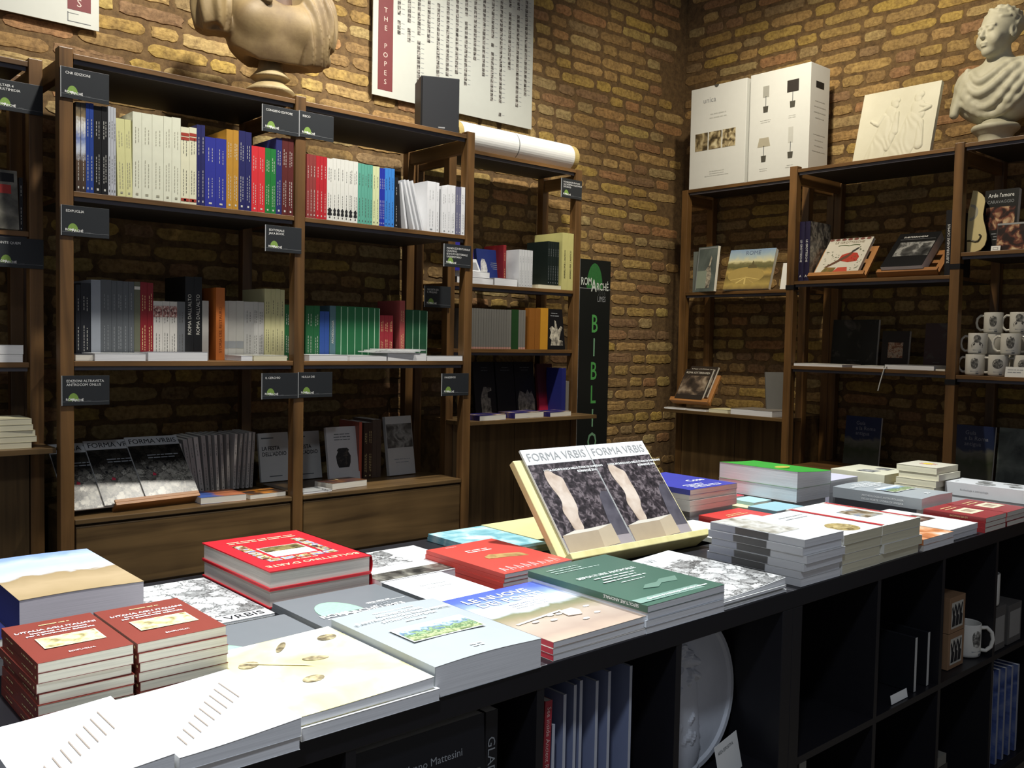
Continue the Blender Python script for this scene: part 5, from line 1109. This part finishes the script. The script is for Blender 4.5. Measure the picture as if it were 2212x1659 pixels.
for k in range(9):
    x, y = rnd.uniform(.2, .95)*w, rnd.uniform(.1, .42)*h; b.poly([(x+.008*math.cos(q), y+.004*math.sin(q)) for q in [2*PI*i/10 for i in range(10)]], (t+.0012, t+.0022))
b.obj('marker_print', flat('#e2dcd2', .5), r)['kind'] = 'stuff'
MB().quad((w*.05, h*.33, t+.0012), (w*.55, h*.38, t+.0024), (w*.55, h*.4, t+.0024), (w*.05, h*.35, t+.0012)).obj('wall_print', flat('#d8cfc4', .5), r)
MB().poly([(w*.5, h*.28), (w*.62, h*.26), (w*.68, h*.33), (w*.66, h*.39), (w*.52, h*.38)], (t+.0012, t+.0026)).obj('block_print', flat('#c4b5a6', .5), r)
# green book pile
GRC = flat('#3f5f50', .35, .05)
p = pile(4, 'dark green paperback', 'on white copies at the table edge', -.476, -.247, .0, .315, .0128, '#c9cccf', 'W', pg=PGW, cov=GRC, under='#c4c8cc', seed=8, warp=.002)
r = p[-1]; w, h, t = dims(r)
tw(r, 'SEPOLTURE ANOMALE', .48, .62, .0165, flat('#d5ddd4', .5), bold=.02, dz=.0018); gk(r, .12, .85, .565, 3, .014, .008, flat('#c2cec4', .5), 7, dz=.002); gk(r, .1, .7, .9, 3, .013, .005, flat('#a9b9ae', .5), 8, False, dz=.0014); gk(r, .3, .7, .42, 1, .01, .005, flat('#c2cec4', .5), 9, dz=.002)
pc_(r, .0, 1., .05, .12, flat('#7d988c', .4), 'pale_band', .0012); tw(r, 'Quaderni di Archeologia dell’Emilia Romagna', .5, .065, .0095, LETW, bold=.01, dz=.0035)
MB().poly([(w*.35, h*.25), (w*.5, h*.22), (w*.62, h*.27), (w*.8, h*.25), (w*.9, h*.33), (w*.7, h*.34), (w*.6, h*.3), (w*.45, h*.3)], (t+.0008, t+.0022)).obj('skeleton_print', flat('#5c7a6a', .5), r); txt(r, 'SEPOLTURE ANOMALE', T(-.0006, .02, .0105)@SPTXT, .0085, LETW)
# magazines at the table edge
p = pile(4, 'white magazine', 'with grey ruins, beside the green pile', -.243, -.02, .008, .322, .0052, '#dededa', 'W', pg=PGW, seed=4, name='magazine', cat='magazine', mag=True, warp=.009, jit=.004)
r = p[-1]; w, h, t = dims(r)
b = MB()
for k in range(6):
    xa, xb = w*(k/6), w*((k+1)/6); f = lambda x: t+.0008+.009*(x/w)**2*(1.6-.6*x/w); b.quad((xa, .002, f(xa)), (xb, .002, f(xb)), (xb, h*.78, f(xb)), (xa, h*.78, f(xa)))
b.obj('cover_photo', RUINB, r); tw(r, 'FORMA VRBIS', .4, .86, .03, GREY, dz=.004)
# grey-banded spine pile
PLST = photo('banded_spine', [(0, '#c4c4c4'), (.36, '#bdbdbe'), (.37, '#4a4846'), (.72, '#565452'), (.73, '#9a9ca6'), (1, '#a9abb5')], 9, 5, .25, 'y', .245, .05, 'LINEAR')
p = pile(6, 'thick volume with grey banded spine', 'wrapped in plastic', .037, .2, .0, .246, .0172, '#d0d0ce', 'W', pg=PGW, sm=PLST, seed=3, jit=.006); r = p[-1]
pc_(r, .02, .6, .3, .98, photo('site_plan', [(0, '#77705f'), (.4, '#b5b0a2'), (.7, '#d4d2ca'), (1, '#8d8676')], 24, 6), 'cover_photo')
# coin book piles
WHC = '#e3e2da'
p = pile(4, 'white book', 'with a bronze coin on its cover', .206, .384, .002, .25, .0228, WHC, 'W', pg=PGC, seed=21, jit=.004); r = p[-1]; w, h, t = dims(r)
MB().poly([(w*.5+.042*math.cos(q), h*.22+.04*math.sin(q)) for q in [2*PI*i/32 for i in range(32)]], (t+.0002, t+.0008)).obj('coin_print', photo('coin', [(0, '#4f4226'), (.4, '#8d7a4a'), (.7, '#bda76c'), (1, '#6a5a34')], 55, 4), r); gk(r, .2, .9, .8, 2, .02, .008, GREY, 6)
MB().poly([(w*.5+.03*math.cos(q)*(1 if k else 1), h*.22+.018*math.sin(q)) for k, q in enumerate([2*PI*i/16 for i in range(16)])], (t+.0008, t+.0012)).obj('coin_figures_print', photo('coin2', [(0, '#7d6a3c'), (1, '#d3c08a')], 60), r)
RED_ = flat('#a8262c', .45)
p = pile(4, 'white book', 'with red bands and a ruin photo', .39, .588, .004, .268, .0225, WHC, 'W', pg=PGC, seed=22, jit=.005); r = p[-1]; w, h, t = dims(r)
rects(r, [(w*.02, w*.14, 0, h), (w*.86, w*.94, 0, h)], t+.0006, flat('#d9d6c8', .5), 'pale_band'); rects(r, [(w*.9, w*.97, h*.02, h*.98), (.002, w*.1, h*.02, h*.98)], t+.001, RED_, 'red_band'); pc_(r, .38, .8, .3, .62, photo('ruin_col', [(0, '#33302c'), (.4, '#77654a'), (.65, '#a9a08c'), (1, '#6d7f9a')], 30, 6), 'cover_photo')
# cloth-picture book, white photo book
CLOTH = photo('orange_cloth', [(0, '#8a4a2c'), (.4, '#c9814f'), (.7, '#e0b08a'), (1, '#d8d4cc')], 15, 4)
p = pile(2, 'paperback', 'with orange drapery on its cover', .60, .776, .0, .25, .0155, '#d0c8bc', 'W', pg=PGW, cov=CLOTH, under='#d4d0c8', seed=31)
p = pile(2, 'white paperback', 'with a small dark photo near the red books', .782, .962, .012, .27, .0155, '#deded8', 'W', pg=PGW, seed=32); pc_(p[-1], .3, .8, .4, .66, photo('dark_ruin', [(0, '#2b2320'), (.5, '#5c4438'), (1, '#a0907c')], 40), 'cover_photo')
# red books at the right
RDK = '#8f2f30'
for x0, x1, wh, sd in ((.985, 1.13, 'left of the pair at the right end', 41), (1.136, 1.285, 'right of the pair at the right end', 42)):
    p = pile(3, 'dark red paperback', wh, x0, x1, .0, .178, .0142, RDK, 'W', pg=PG, seed=sd, jit=.003); r = p[-1]; pc_(r, .25, .85, .3, .62, flat('#d6cdae', .5), 'pale_panel'); pc_(r, .4, .7, .38, .54, photo('redfig', [(0, '#8a5a48'), (1, '#d6cdae')], 60), 'picture', .0008); gk(r, .2, .8, .8, 2, .016, .007, gold, 5)
    for q in p: txt(q, 'LE VIE MAGICHE', T(-.0006, .05, .0095)@SPTXT, .007, gold)
# second grey book, lying on its neighbours
flatbook('dark flat book hidden under the second grey paperback', 1.0, 1.2, .205, .47, TZ, .034, '#3a3a3c', 'W', PGW)
r = pile(1, 'grey paperback', 'with its spine turned to the viewer, right half', 1.0, 1.21, .19, .478, .034, GREYC, 'W', TZ+.0345, PGW, cov=flat(GREYC, .4, .03), warp=-.003)[0]; death_book(r, 1.05)
txt(r, 'ARCHEOLOGIA E ANTROPOLOGIA', T(-.0006, .19, .018)@SPTXD, .0085, LETW); txt(r, 'DELLA MORTE. STORIA DI UN’IDEA', T(-.0006, .19, .007)@SPTXD, .0085, LETW)
# white thick book at right edge
p = pile(2, 'thick white book', 'at the right end of the display', 1.335, 1.464, .02, .268, .042, '#d9dad8', 'W', pg=PGW, seed=51); r = p[-1]; w, h, t = dims(r)
INKB = photo('engraving', [(0, '#3a3a38'), (.5, '#8a8a86'), (1, '#d0d0cc')], 55, 5)
for x, y, a, b_ in ((.3, .55, .05, .03), (.62, .62, .04, .022), (.75, .3, .03, .03), (.4, .2, .035, .02)): MB().poly([(w*x+a*.6*math.cos(q), h*y+b_*math.sin(q)) for q in [2*PI*i/16 for i in range(16)]], (t+.0002, t+.0006)).obj('figure_print', INKB, r)
gk(r, .1, .5, .9, 1, .01, .006, GREY); txt(r, 'Archeologia e antropologia', T(-.0006, .2, .018)@SPTXD, .008, GREY)
# small pile with sun emblem, cream book, big green book and others at the back right
p = pile(6, 'small ivory paperback', 'in the crooked pile with a sun emblem', 1.285, 1.445, .275, .41, .0215, '#d8d2bc', 'S', pg=PGC, seed=61, jit=.008); r = p[-1]; w, h, t = dims(r)
MB().poly([(w*.5+(.03 if i % 2 else .021)*math.cos(2*PI*i/24), h*.45+(.03 if i % 2 else .021)*math.sin(2*PI*i/24)) for i in range(24)], (t+.0002, t+.0006)).obj('sun_ray_print', flat('#c99a8c', .5), r); MB().poly([(w*.5+.017*math.cos(2*PI*i/20), h*.45+.017*math.sin(2*PI*i/20)) for i in range(20)], (t+.0006, t+.0009)).obj('sun_print', flat('#d8c437', .5), r)
p = pile(2, 'thick cream book', 'with two grey engravings, behind the crooked pile', 1.235, 1.435, .425, .62, .046, '#d8d4ba', 'W', pg=PGC, seed=62); r = p[-1]; pc_(r, .15, .45, .3, .6, INKB, 'engraving_print'); pc_(r, .6, .85, .25, .5, INKB, 'engraving_print')
p = pile(2, 'thick volume', 'with a bright green cover', .80, .997, .485, .775, .043, '#3fa23a', 'E', TZ+.0345, PGW, cov=flat('#3f9f3c', .3, .06), under='#c9c2bc', seed=63, warp=.01, jit=.002); r = p[-1]; w, h, t = dims(r)
MB().poly([(w*.55+.032*math.cos(2*PI*i/20), h*.62+.02*math.sin(2*PI*i/20)) for i in range(20)], (t+.006, t+.0066)).obj('emblem_print', flat('#a9a040', .5), r)
p = pile(2, 'pale lilac paperback', 'behind the bright green volume', 1.02, 1.20, .50, .76, .041, '#c9c6d4', 'W', pg=PGW, seed=64)
p = pile(4, 'thick paperback', 'with a violet blue cover behind the yellow stand', .40, .63, .585, .862, .016, '#4a4aa0', 'W', TZ+.0345, pages('#d9cfc4'), cov=flat('#3f44a0', .3, .1, 8), under='#cfc8c0', seed=65); r = p[-1]; w, h, t = dims(r)
tw(r, 'Cose', .72, .36, .036, LETW, bold=.01); gk(r, .2, .8, .22, 4, .014, .007, LETW, 3, False); MB().poly([(w*.12+.03*math.cos(2*PI*i/18), h*.9+.018*math.sin(2*PI*i/18)) for i in range(18)], (t+.0002, t+.0006)).obj('bowl_print', flat('#6a5c3c', .5), r)
flatbook('flat grey book hidden under the violet blue pile', .42, .63, .60, .85, TZ, .034, '#8d8a88', 'W', PGW); flatbook('flat pale book under the bright green volume', .81, .995, .50, .77, TZ, .034, '#b9b4ac', 'W', PGW)
flatbook('light blue booklet before the bright green volume', .645, .79, .455, .555, TZ, .03, '#8fb6bd', 'W', PGW); flatbook('small red booklet right of the violet blue pile', .66, .79, .668, .76, TZ, .034, '#bf3a44', 'W', PGW)
flatbook('yellowish booklet right of the violet blue pile', .655, .775, .565, .66, TZ, .022, '#d6d2a4', 'W', PGW); flatbook('small pale blue booklet lying on the yellowish one', .70, .795, .57, .655, TZ+.0225, .01, '#9fc0c4', 'W', PGW)
r = flatbook('flat red booklet with a carved figure behind the coin books', .43, .625, .36, .575, TZ, .024, '#c43c36', 'W', PGW); gk(r, .2, .8, .75, 2, .014, .007, gold, 3); pc_(r, .3, .8, .1, .35, photo('tan_fig', [(0, '#8a6a40'), (1, '#c9a668')], 40), 'figure_print')
flatbook('white booklet lying right of the yellow stand', .245, .41, .31, .58, TZ, .012, '#deded6', 'W', PGW)
# ---- back left
SKY2 = photo('desert_sky', [(0, '#a38d68'), (.25, '#b39c78'), (.46, '#a08a66'), (.52, '#c9cdd2'), (.7, '#b5c4dc'), (.85, '#c4d0e4'), (1, '#8fa8d4')], 22, 8, .3, 'y', .3, .3)
flatbook('glossy dark blue book under the desert-sky volume', -1.43, -1.17, .56, .86, TZ, .03, '#2b2f5c', 'W', PG)
r = flatbook('very thick book with a desert and pale sky cover', -1.36, -1.165, .54, .85, TZ+.0305, .062, '#3a3a6a', 'W', pages('#c9c0c4'), -.002, cov=SKY2, sm=flat('#2f3468', .4)); gk(r, .2, .75, .76, 2, .02, .012, flat('#7f94b8', .5), 3); gk(r, .25, .7, .4, 3, .012, .006, LETW, 4)
BRN = '#7d3a30'
for x0, x1, wh, sd in ((-1.417, -1.297, 'left of the twin pile', 71), (-1.292, -1.165, 'right of the twin pile', 72)):
    p = pile(7, 'red brown paperback', wh, x0, x1, .212, .397, .0136, BRN, 'W', pg=pages('#e4dfca'), seed=sd, jit=.0035, warp=.0008); r = p[-1]; w, h, t = dims(r)
    gk(r, .35, .7, .87, 1, .01, .005, gold, 2, dz=.001); tw(r, 'L’ITALIA AGLI ITALIANI', .5, .74, .0105, LETW, bold=.02, dz=.001); tw(r, 'Istruzioni e ostruzioni', .5, .675, .0085, LETW, bold=.02, dz=.0012); tw(r, 'per il patrimonio culturale', .5, .62, .0085, LETW, bold=.02, dz=.0012)
    MB().box(0, w*.66, 0, h*.27, 0, .0003).obj('picture_frame', flat('#d8cfa4', .5), r, T(w*.18, h*.27, t+.0012)); MB().box(0, w*.62, 0, h*.24, 0, .0003).obj('picture', photo('etching', [(0, '#6a5f3c'), (.35, '#b8ac7c'), (.6, '#d8cfa0'), (1, '#cfc590')], 55, 5), r, T(w*.2, h*.285, t+.0015)); tw(r, 'EDIPUGLIA', .5, .1, .007, LETW, dz=.0015)
    for q in p: spine_print(q, gold, 'lines')
p = pile(3, 'magazine with rocky cover', 'behind the twin pile', -1.16, -.953, .475, .79, .0048, '#d4d4d0', 'W', pg=PGW, cov=None, seed=73, name='magazine', cat='magazine', mag=True, jit=.005); pc_(p[-1], .01, .99, .12, .99, RUINB, 'cover_photo'); tw(p[-1], 'FORMA VRBIS', .5, .03, .03, LETK)
RBC = flat('#c4242e', .35, .05)
p = pile(2, 'bright red hardback', 'with a frame of small pictures', -.928, -.702, .545, .858, .036, '#c4242e', 'E', pg=pages('#cfc8bc'), hard=True, cov=RBC, seed=74, jit=.002); r = p[-1]; w, h, t = dims(r)
tw(r, 'BOLLETTINO D’ARTE', .5, .87, .0215, flat('#e4c9a4', .5), bold=.01); rects(r, [(w*.18, w*.2, h*.3, h*.3)], t+.0005, gold); gk(r, .12, .88, .17, 2, .013, .008, flat('#e4c9a4', .5), 6); gk(r, .35, .65, .8, 1, .01, .006, flat('#e4c9a4', .5), 7)
pc_(r, .3, .72, .4, .68, LETW, 'picture_panel', .0005); pc_(r, .31, .71, .41, .54, photo('fresco', [(0, '#3c3420'), (.5, '#77683c'), (1, '#b5a26a')], 45), 'picture', .0009)
MOS = photo('mosaic', [(0, '#2c2c3c'), (.3, '#8a6a3c'), (.5, '#d4c08a'), (.7, '#6d7fb0'), (1, '#dcd8d0')], 70, 3)
for i in range(5): pc_(r, .16+.14*i, .28+.14*i, .71, .78, MOS, 'small_picture', .0006)
for i in range(4):
    for x in (.16, .76): pc_(r, x, x+.1, .25+.115*i, .35+.115*i, MOS, 'small_picture', .0006)
# grey catalogues
CATC = flat('#6b6e70', .4, .04); LIGHTG = flat('#8fb79a', .5, .2, 200)
p = pile(2, 'dark grey catalogue', 'with a pale green thumbprint', -.93, -.703, .298, .53, .008, '#6b6e70', 'W', pg=PG, cov=CATC, seed=75); r = p[-1]; w, h, t = dims(r)
thumb(r, w*.32, h*.42, .085, .075, t+.0006, LIGHTG); logo(r, w*.1, h*.34, .029, t+.001); rects(r, [(w*.12, w*.97, h*.32, h*.327), (w*.6, w*.97, h*.5, h*.505)], t+.0007, LETW, 'rule'); txt(r, '2016', T(w*.62, h*.42, t+.0008), .019, GREY); txt(r, 'LIMES', T(w*.64, h*.335, t+.001), .021, LETW, bold=.01); gk(r, .6, .95, .52, 1, .01, .006, LETW, 3, False)
r = pile(1, 'dark grey folder', 'with half a pale green thumbprint showing', -1.16, -.94, .296, .465, .012, '#6b6e70', 'W', pg=PG, cov=CATC)[0]; w, h, t = dims(r); thumb(r, w*.22, h*.02, .085, .07, t+.0006, LIGHTG)
# white books around
r = pile(1, 'white book', 'with a grey photo right of the red hardbacks', -.69, -.44, .525, .765, .018, '#d8d8d4', 'W', pg=PGW)[0]; pc_(r, .0, .62, .45, .98, RUINB, 'cover_photo'); pc_(r, .0, 1, .02, .25, photo('dark_photo', [(0, '#23211e'), (.5, '#55524a'), (1, '#8d897c')], 40), 'dark_photo')
p = pile(2, 'white paperback', 'with faint grey title and dark spine', -.697, -.548, .325, .512, .0105, '#dfdfdd', 'W', pg=PGW, sm=flat('#4a4d50', .5), seed=76); r = p[-1]; gk(r, .2, .85, .62, 2, .022, .012, flat('#b9bab6', .6), 4)
p = pile(4, 'coral red paperback', 'with a carved wooden figure', -.497, -.302, .362, .635, .0095, '#c9493e', 'W', pg=PGW, seed=77, warp=.002); r = p[-1]; w, h, t = dims(r); gk(r, .2, .8, .74, 2, .013, .008, flat('#efe0d4', .5), 4, dz=.001); tw(r, 'Notizie', .3, .93, .01, flat('#efd4cc', .5), dz=.001)
MB().poly([(w*.3, h*.5), (w*.42, h*.55), (w*.55, h*.52), (w*.82, h*.46), (w*.86, h*.38), (w*.78, h*.34), (w*.55, h*.4), (w*.4, h*.42), (w*.3, h*.44)], (t+.0004, t+.0014)).obj('figure_print', photo('tan_fig', [(0, '#8a6a40'), (1, '#c9a668')], 40), r)
b = MB(); rnd = random.Random(3)
for k in range(8): b.tube([(w*(.08+.11*k), h*.05, t+.0008), (w*(.1+.11*k), h*(.14+.05*rnd.random()), t+.0008), (w*(.14+.11*k), h*.07, t+.0008)], .0012, 5)
b.obj('scroll_print', flat('#efd4cc', .5), r)['kind'] = 'stuff'
p = pile(2, 'light blue booklet', 'behind the coral red pile', -.334, -.155, .585, .85, .009, '#8fc0c4', 'W', pg=pages('#d8d8b4'), cov=photo('aqua', [(0, '#5f9aa4'), (.4, '#86bac0'), (.7, '#b5d6d4'), (1, '#dfe8e2')], 20, 5), seed=78)
flatbook('pale yellow folder behind the yellow stand', -.145, .075, .64, .865, TZ, .016, '#cfca94', 'W', PGC)
for i in range(3): flatbook('%s booklet of the small cream pile behind the stand' % ('lowest', 'middle', 'top')[i], .09+.006*i, .27, .70, .86, TZ+.0125*i, .012, '#cfc9a4', 'W', PGC, group='small cream pile')
# yellow stand with the two foot magazines
SD = 50; S0 = T(-.277, .415, TZ+.012)@RZ(-2)
st = thing('book_stand', 'pale yellow wooden stand holding two magazines with a marble foot', 'book stand', S0@RX(SD))
MB().box(0, .475, .012, .285, -.02, -.002).obj('back_board', PALE, st, bevel=.002); MB().box(-.002, .48, -.006, .0115, -.02, .04).obj('lip', PALE, st, bevel=.002)
prop(st, .475, .285, SD, .02, PALE)
NIGHT = photo('dark_garden', [(0, '#171416'), (.4, '#332d30'), (.6, '#4f4649'), (.8, '#7d7274'), (1, '#2a2527')], 75, 9)
FOOT = [(.202,.788),(.171,.74),(.18,.64),(.237,.527),(.233,.465),(.18,.4),(.213,.318),(.228,.2),(.385,.206),(.364,.336),(.425,.408),(.428,.506),(.413,.618),(.422,.704),(.337,.735),(.267,.787)]
MARB = photo('foot_marble', [(0, '#b09a86'), (.5, '#cbb8a6'), (1, '#dccdbd')], 22, 5); BEIGE = flat('#a8977f', .5, .08); BEIG2 = flat('#b8a88f', .5, .08)
def foot_art(r, w, h, t):
    z = t+.0008
    MB().box(0, w-.002, 0, h*.17, 0, .0003).obj('floor_print', flat('#9a9296', .5), r, T(.001, .001, z-.0003))
    MB().poly([(w*x, h*y) for x, y in ((.829,.489),(.789,.318),(.755,.124),(.99,.121),(.99,.53),(.885,.536))], (z, z+.0003)).obj('jar_print', photo('jar', [(0, '#47444c'), (1, '#66626a')], 20), r)
    MB().poly([(w*x, h*y) for x, y in smooth(FOOT)], (z+.0002, z+.0006)).obj('foot_print', MARB, r)
    MB().poly([(w*x, h*y) for x, y in ((.012,.008),(.529,.039),(.557,.194),(.019,.188))], (z+.0004, z+.0008)).obj('block_print', BEIGE, r); MB().poly([(w*x, h*y) for x, y in ((.529,.039),(.79,.049),(.791,.231),(.557,.194))], (z+.0004, z+.0008)).obj('block_side_print', BEIG2, r); MB().poly([(w*x, h*y) for x, y in ((.019,.188),(.557,.194),(.791,.231),(.41,.217),(.216,.219))], (z+.0005, z+.0009)).obj('block_top_print', flat('#d9d2c4', .5), r)
    tw(r, 'L’AREA ARCHEOLOGICA DELLO STADIO DI DOMIZIANO', .66, .775, .0078, LETW, bold=.03, dz=.0014); tw(r, 'ROMARCHÉ 2016', .84, .74, .0085, LETW, bold=.03, dz=.0014)
for x, lab in ((.028, 'marble-foot magazine on the left of the yellow stand'), (.246, 'marble-foot magazine on the right of the yellow stand')):
    fv_magazine(lab, S0@RX(SD)@T(x, .0125, .0006), .215, .295, .006, NIGHT, flat('#9a9a98', .5), 'marble-foot magazines', foot_art, '#e4e4e2')

# ------------------------------------------------------------------ inside the black units
KS, KB = .3925, .0385
ds = thing('relief_disc', 'white plaster relief disc standing in the cube left of the double upright', 'plaque', T(-.2055, .105, KS+.002)@RX(84))
def disc():
    R = .165; b = MB(); nr, na = 36, 72; rnd = random.Random(5)
    segs = [(-.05, .05, -.02, .1, .05, .035, .012), (-.02, .0, -.04, -.1, .06, .08, .014), (-.01, .07, .03, .06, .02, .012, .016), (.01, .04, .03, .03, .012, .01, .017)]+[(x, y, x+.012, y+.01, .012, .01, .016) for x, y in [(rnd.uniform(-.1, .0), rnd.uniform(-.12, .1)) for _ in range(26)]]
    v = []
    for i in range(nr+1):
        for j in range(na): r_ = R*i/nr; a = 2*PI*j/na; v.append((r_*math.cos(a), r_*math.sin(a)))
    X = np.array([p[0] for p in v]); Y = np.array([p[1] for p in v]); Z = bump(X, Y, segs)+np.where(np.hypot(X, Y) > R*.93, .004, 0)
    b.v = [(float(x), float(y)+R, float(z)*1.5) for x, y, z in zip(X, Y, Z)]
    for i in range(nr):
        for j in range(na): k = (j+1) % na; b.f.append((i*na+j, (i+1)*na+j, (i+1)*na+k, i*na+k)); b.m.append(0)
    k0 = len(b.v); b.v += [(R*math.cos(2*PI*j/na), R+R*math.sin(2*PI*j/na), -.02) for j in range(na)]
    for j in range(na): k = (j+1) % na; b.f.append((nr*na+j, k0+j, k0+k, nr*na+k)); b.m.append(0)
    b.f.append(tuple(k0+j for j in reversed(range(na)))); b.m.append(0); return b
disc().obj('disc', stone('disc_plaster', '#b9bcc2', '#c9ccd2', 6), ds)
pc = thing('price_tag', 'white card leaning on the plaster disc', 'tag', T(-.20, .03, KS+.001)@RZ(12)@RX(78)); MB().box(0, .11, 0, .075, 0, .001).obj('card', WH, pc); txt(pc, 'AREA ESPOSITIVA', T(.01, .055, .0015), .0095, DIM)
# books in the cube to its left
p = [('red spined book with yellow lettering leaning in the cube', -.722, .014, .295, '#a3303a')]
r = book('red spined book leaning in the cube, left one', T(-.722, .035, KS+.001)@RY(1.5)@SPINE_A, .22, .28, .014, flat('#a3303c', .4)); txt(r, 'See inside Ancient Rome', T(-.0007, .03, .010)@SPTXD@RZ(0), .0, gold) if 0 else txt(r, 'See inside Ancient Rome', T(-.0008, .27, .0035)@SPTXD, .0115, flat('#d8a8a0', .5))
r = book('red spined book leaning in the cube, right one', T(-.704, .03, KS+.001)@RY(2)@SPINE_A, .22, .295, .016, flat('#a3303c', .4)); txt(r, 'See inside Ancient Rome', T(-.0008, .285, .0045)@SPTXD, .0125, flat('#e0b4ac', .5))
BWC = flat('#7d86a4', .4, .05)
for i, (x, y, h_) in enumerate([(-.668, .04, .245), (-.652, .075, .275), (-.632, .05, .285), (-.602, .055, .293), (-.582, .06, .295), (-.552, .05, .29), (-.52, .05, .3), (-.462, .05, .297)]):
    book('%s from left of the thin blue-white volumes in the cube' % ORD[i], T(x, y, KS+.001)@SPINE_A, .24, h_, .0075, BWC, 'thin blue-white volumes in the cube', PGW, False, flat('#b9bcc4', .5))
r = book('large black book facing out with a dim sculpture photo, left cube', T(-1.07, .02, KS+.001)@RX(86), .235, .315, .022, flat('#131419', .35)); w, h, t = dims(r); txt(r, 'Silvano Mattesini', T(.08, .262, t+.0006), .0165, GREY); pic(r, .05, .225, .02, .235, t+.0003, photo('dim_relief', [(0, '#15161a'), (.5, '#2a2b2e'), (1, '#4a4842')], 24, 5), 'cover_photo')
r = book('black spined book with widely spaced white letters, left cube', T(-.826, .025, KS+.001)@SPINE_A, .22, .312, .024, flat('#15161b', .35)); txt(r, 'GLADIATORI', T(-.0008, .272, .0045)@SPTXD, .021, GREY, sx=1.15)
# right unit: cards, boxes, mugs, books
br = thing('easel', 'brown wooden tripod easel in the first cube right of the double upright', 'easel', T(.09, .10, KS+.001))
for nm, a, b_ in (('front_leg', (0, 0, 0), (.03, .03, .24)), ('rear_leg', (.15, .06, 0), (.03, .04, .24)), ('ledge', (0, -.01, .02), (.02, .1, .02))): MB().tube([a, b_], .007, 6).obj(nm, WX, br)
pc = thing('price_tag', 'blank white card at the edge of the second right cube', 'tag', T(.485, .012, KS+.001)@RX(80)); MB().box(0, .085, 0, .022, 0, .001).obj('card', WH, pc)
for x, lab in ((.612, 'left one of two black notebooks with white edges'), (.684, 'right one of two black notebooks with white edges')):
    r = book(lab, T(x, .016, KS+.001)@SPINE_A, .15, .142, .013, flat('#17181c', .4), 'black notebooks in the cube', flat('#1b1c20', .6), False, flat('#b9b9b4', .5))
CRD = flat('#8a6a4c', .7)
for i in range(2):
    g = thing('mug_box', '%s brown mug box with dancing figures in the cube' % ('lower', 'upper')[i], 'box', T(.845, .03, KS+.001+i*.1015), 'mug boxes in the cube')
    MB().box(0, .1, 0, .1, 0, .1).obj('box_body', CRD, g, bevel=.001); b = MB(); rnd = random.Random(9+i)
    for k in range(3):
        x = .025+.022*k; b.poly([(x-.01, .018), (x+.008, .018), (x+.012, .045), (x+.004, .05), (x+.012, .078), (x+.006, .08), (x, .058), (x-.007, .076), (x-.012, .07), (x-.006, .045)], (0, .0003))
    MB().box(.012, .085, 0, .0004, .012, .085).obj('print_panel', flat('#b9b5a8', .5), g, T(0, -.0006, 0)); b.obj('figure_print', LETK, g, T(0, -.0008, 0)@RX(90))
mug('white mug with bearded head print beside the mug boxes', T(1.03, .06, KS+.001)@RZ(70), H_, 0, 150)
mug('white mug standing at the far end of the upper cubes', T(1.138, .055, KS+.132)@RZ(60), None, 0, -150)
MB().box(0, .12, 0, .12, 0, .13).obj('mug_box', flat('#77736c', .7), None, T(1.10, .05, KS+.001)) if 0 else None
g = thing('mug_box', 'grey mug box under the last mug in the far cube', 'box', T(1.093, .012, KS+.001)); MB().box(0, .1, 0, .1, 0, .13).obj('box_body', flat('#55524e', .7), g, bevel=.001); MB().box(.01, .09, -.0006, 0, .02, .1).obj('print_panel', flat('#8d8b86', .5), g)
g = thing('mug_box', 'grey mug box at the far right end of the cubes', 'box', T(1.215, .012, KS+.001)); MB().box(0, .1, 0, .1, 0, .12).obj('box_body', flat('#55524e', .7), g, bevel=.001); MB().box(.01, .09, -.0006, 0, .02, .1).obj('print_panel', flat('#8d8b86', .5), g)
for i in range(5): book('%s from left of the blue magazines in the low far cube' % ORD[i], T(1.115+.05*i, .015, KB+.001)@SPINE_A, .2, .295-.006*i, .014, photo('blue_mag', [(0, '#2a3050'), (.5, '#4a5a8c'), (1, '#8d94a8')], 18, 4), 'blue magazines in the low cube', PGW, False, flat('#8d8f98', .5))
for i in range(3): book('%s from left of the pale books in the low cube by the double upright' % ORD[i], T(.06+.035*i, .05, KB+.001)@SPINE_A, .2, .27+.012*i, .03, flat('#55534f', .5), 'pale books in the low cube', PGW, False, flat('#8a8882', .5))
for i in range(4): flatbook('%s from bottom of the flat pile in the low middle cube' % ORD[i], .76, .87-.01*(i % 2), .03, .2, KB+.001+.03*i, .028, ['#4a463c', '#6a5c3c', '#3a3834', '#7d7a70'][i], 'S', PG, group='flat pile in the low cube')
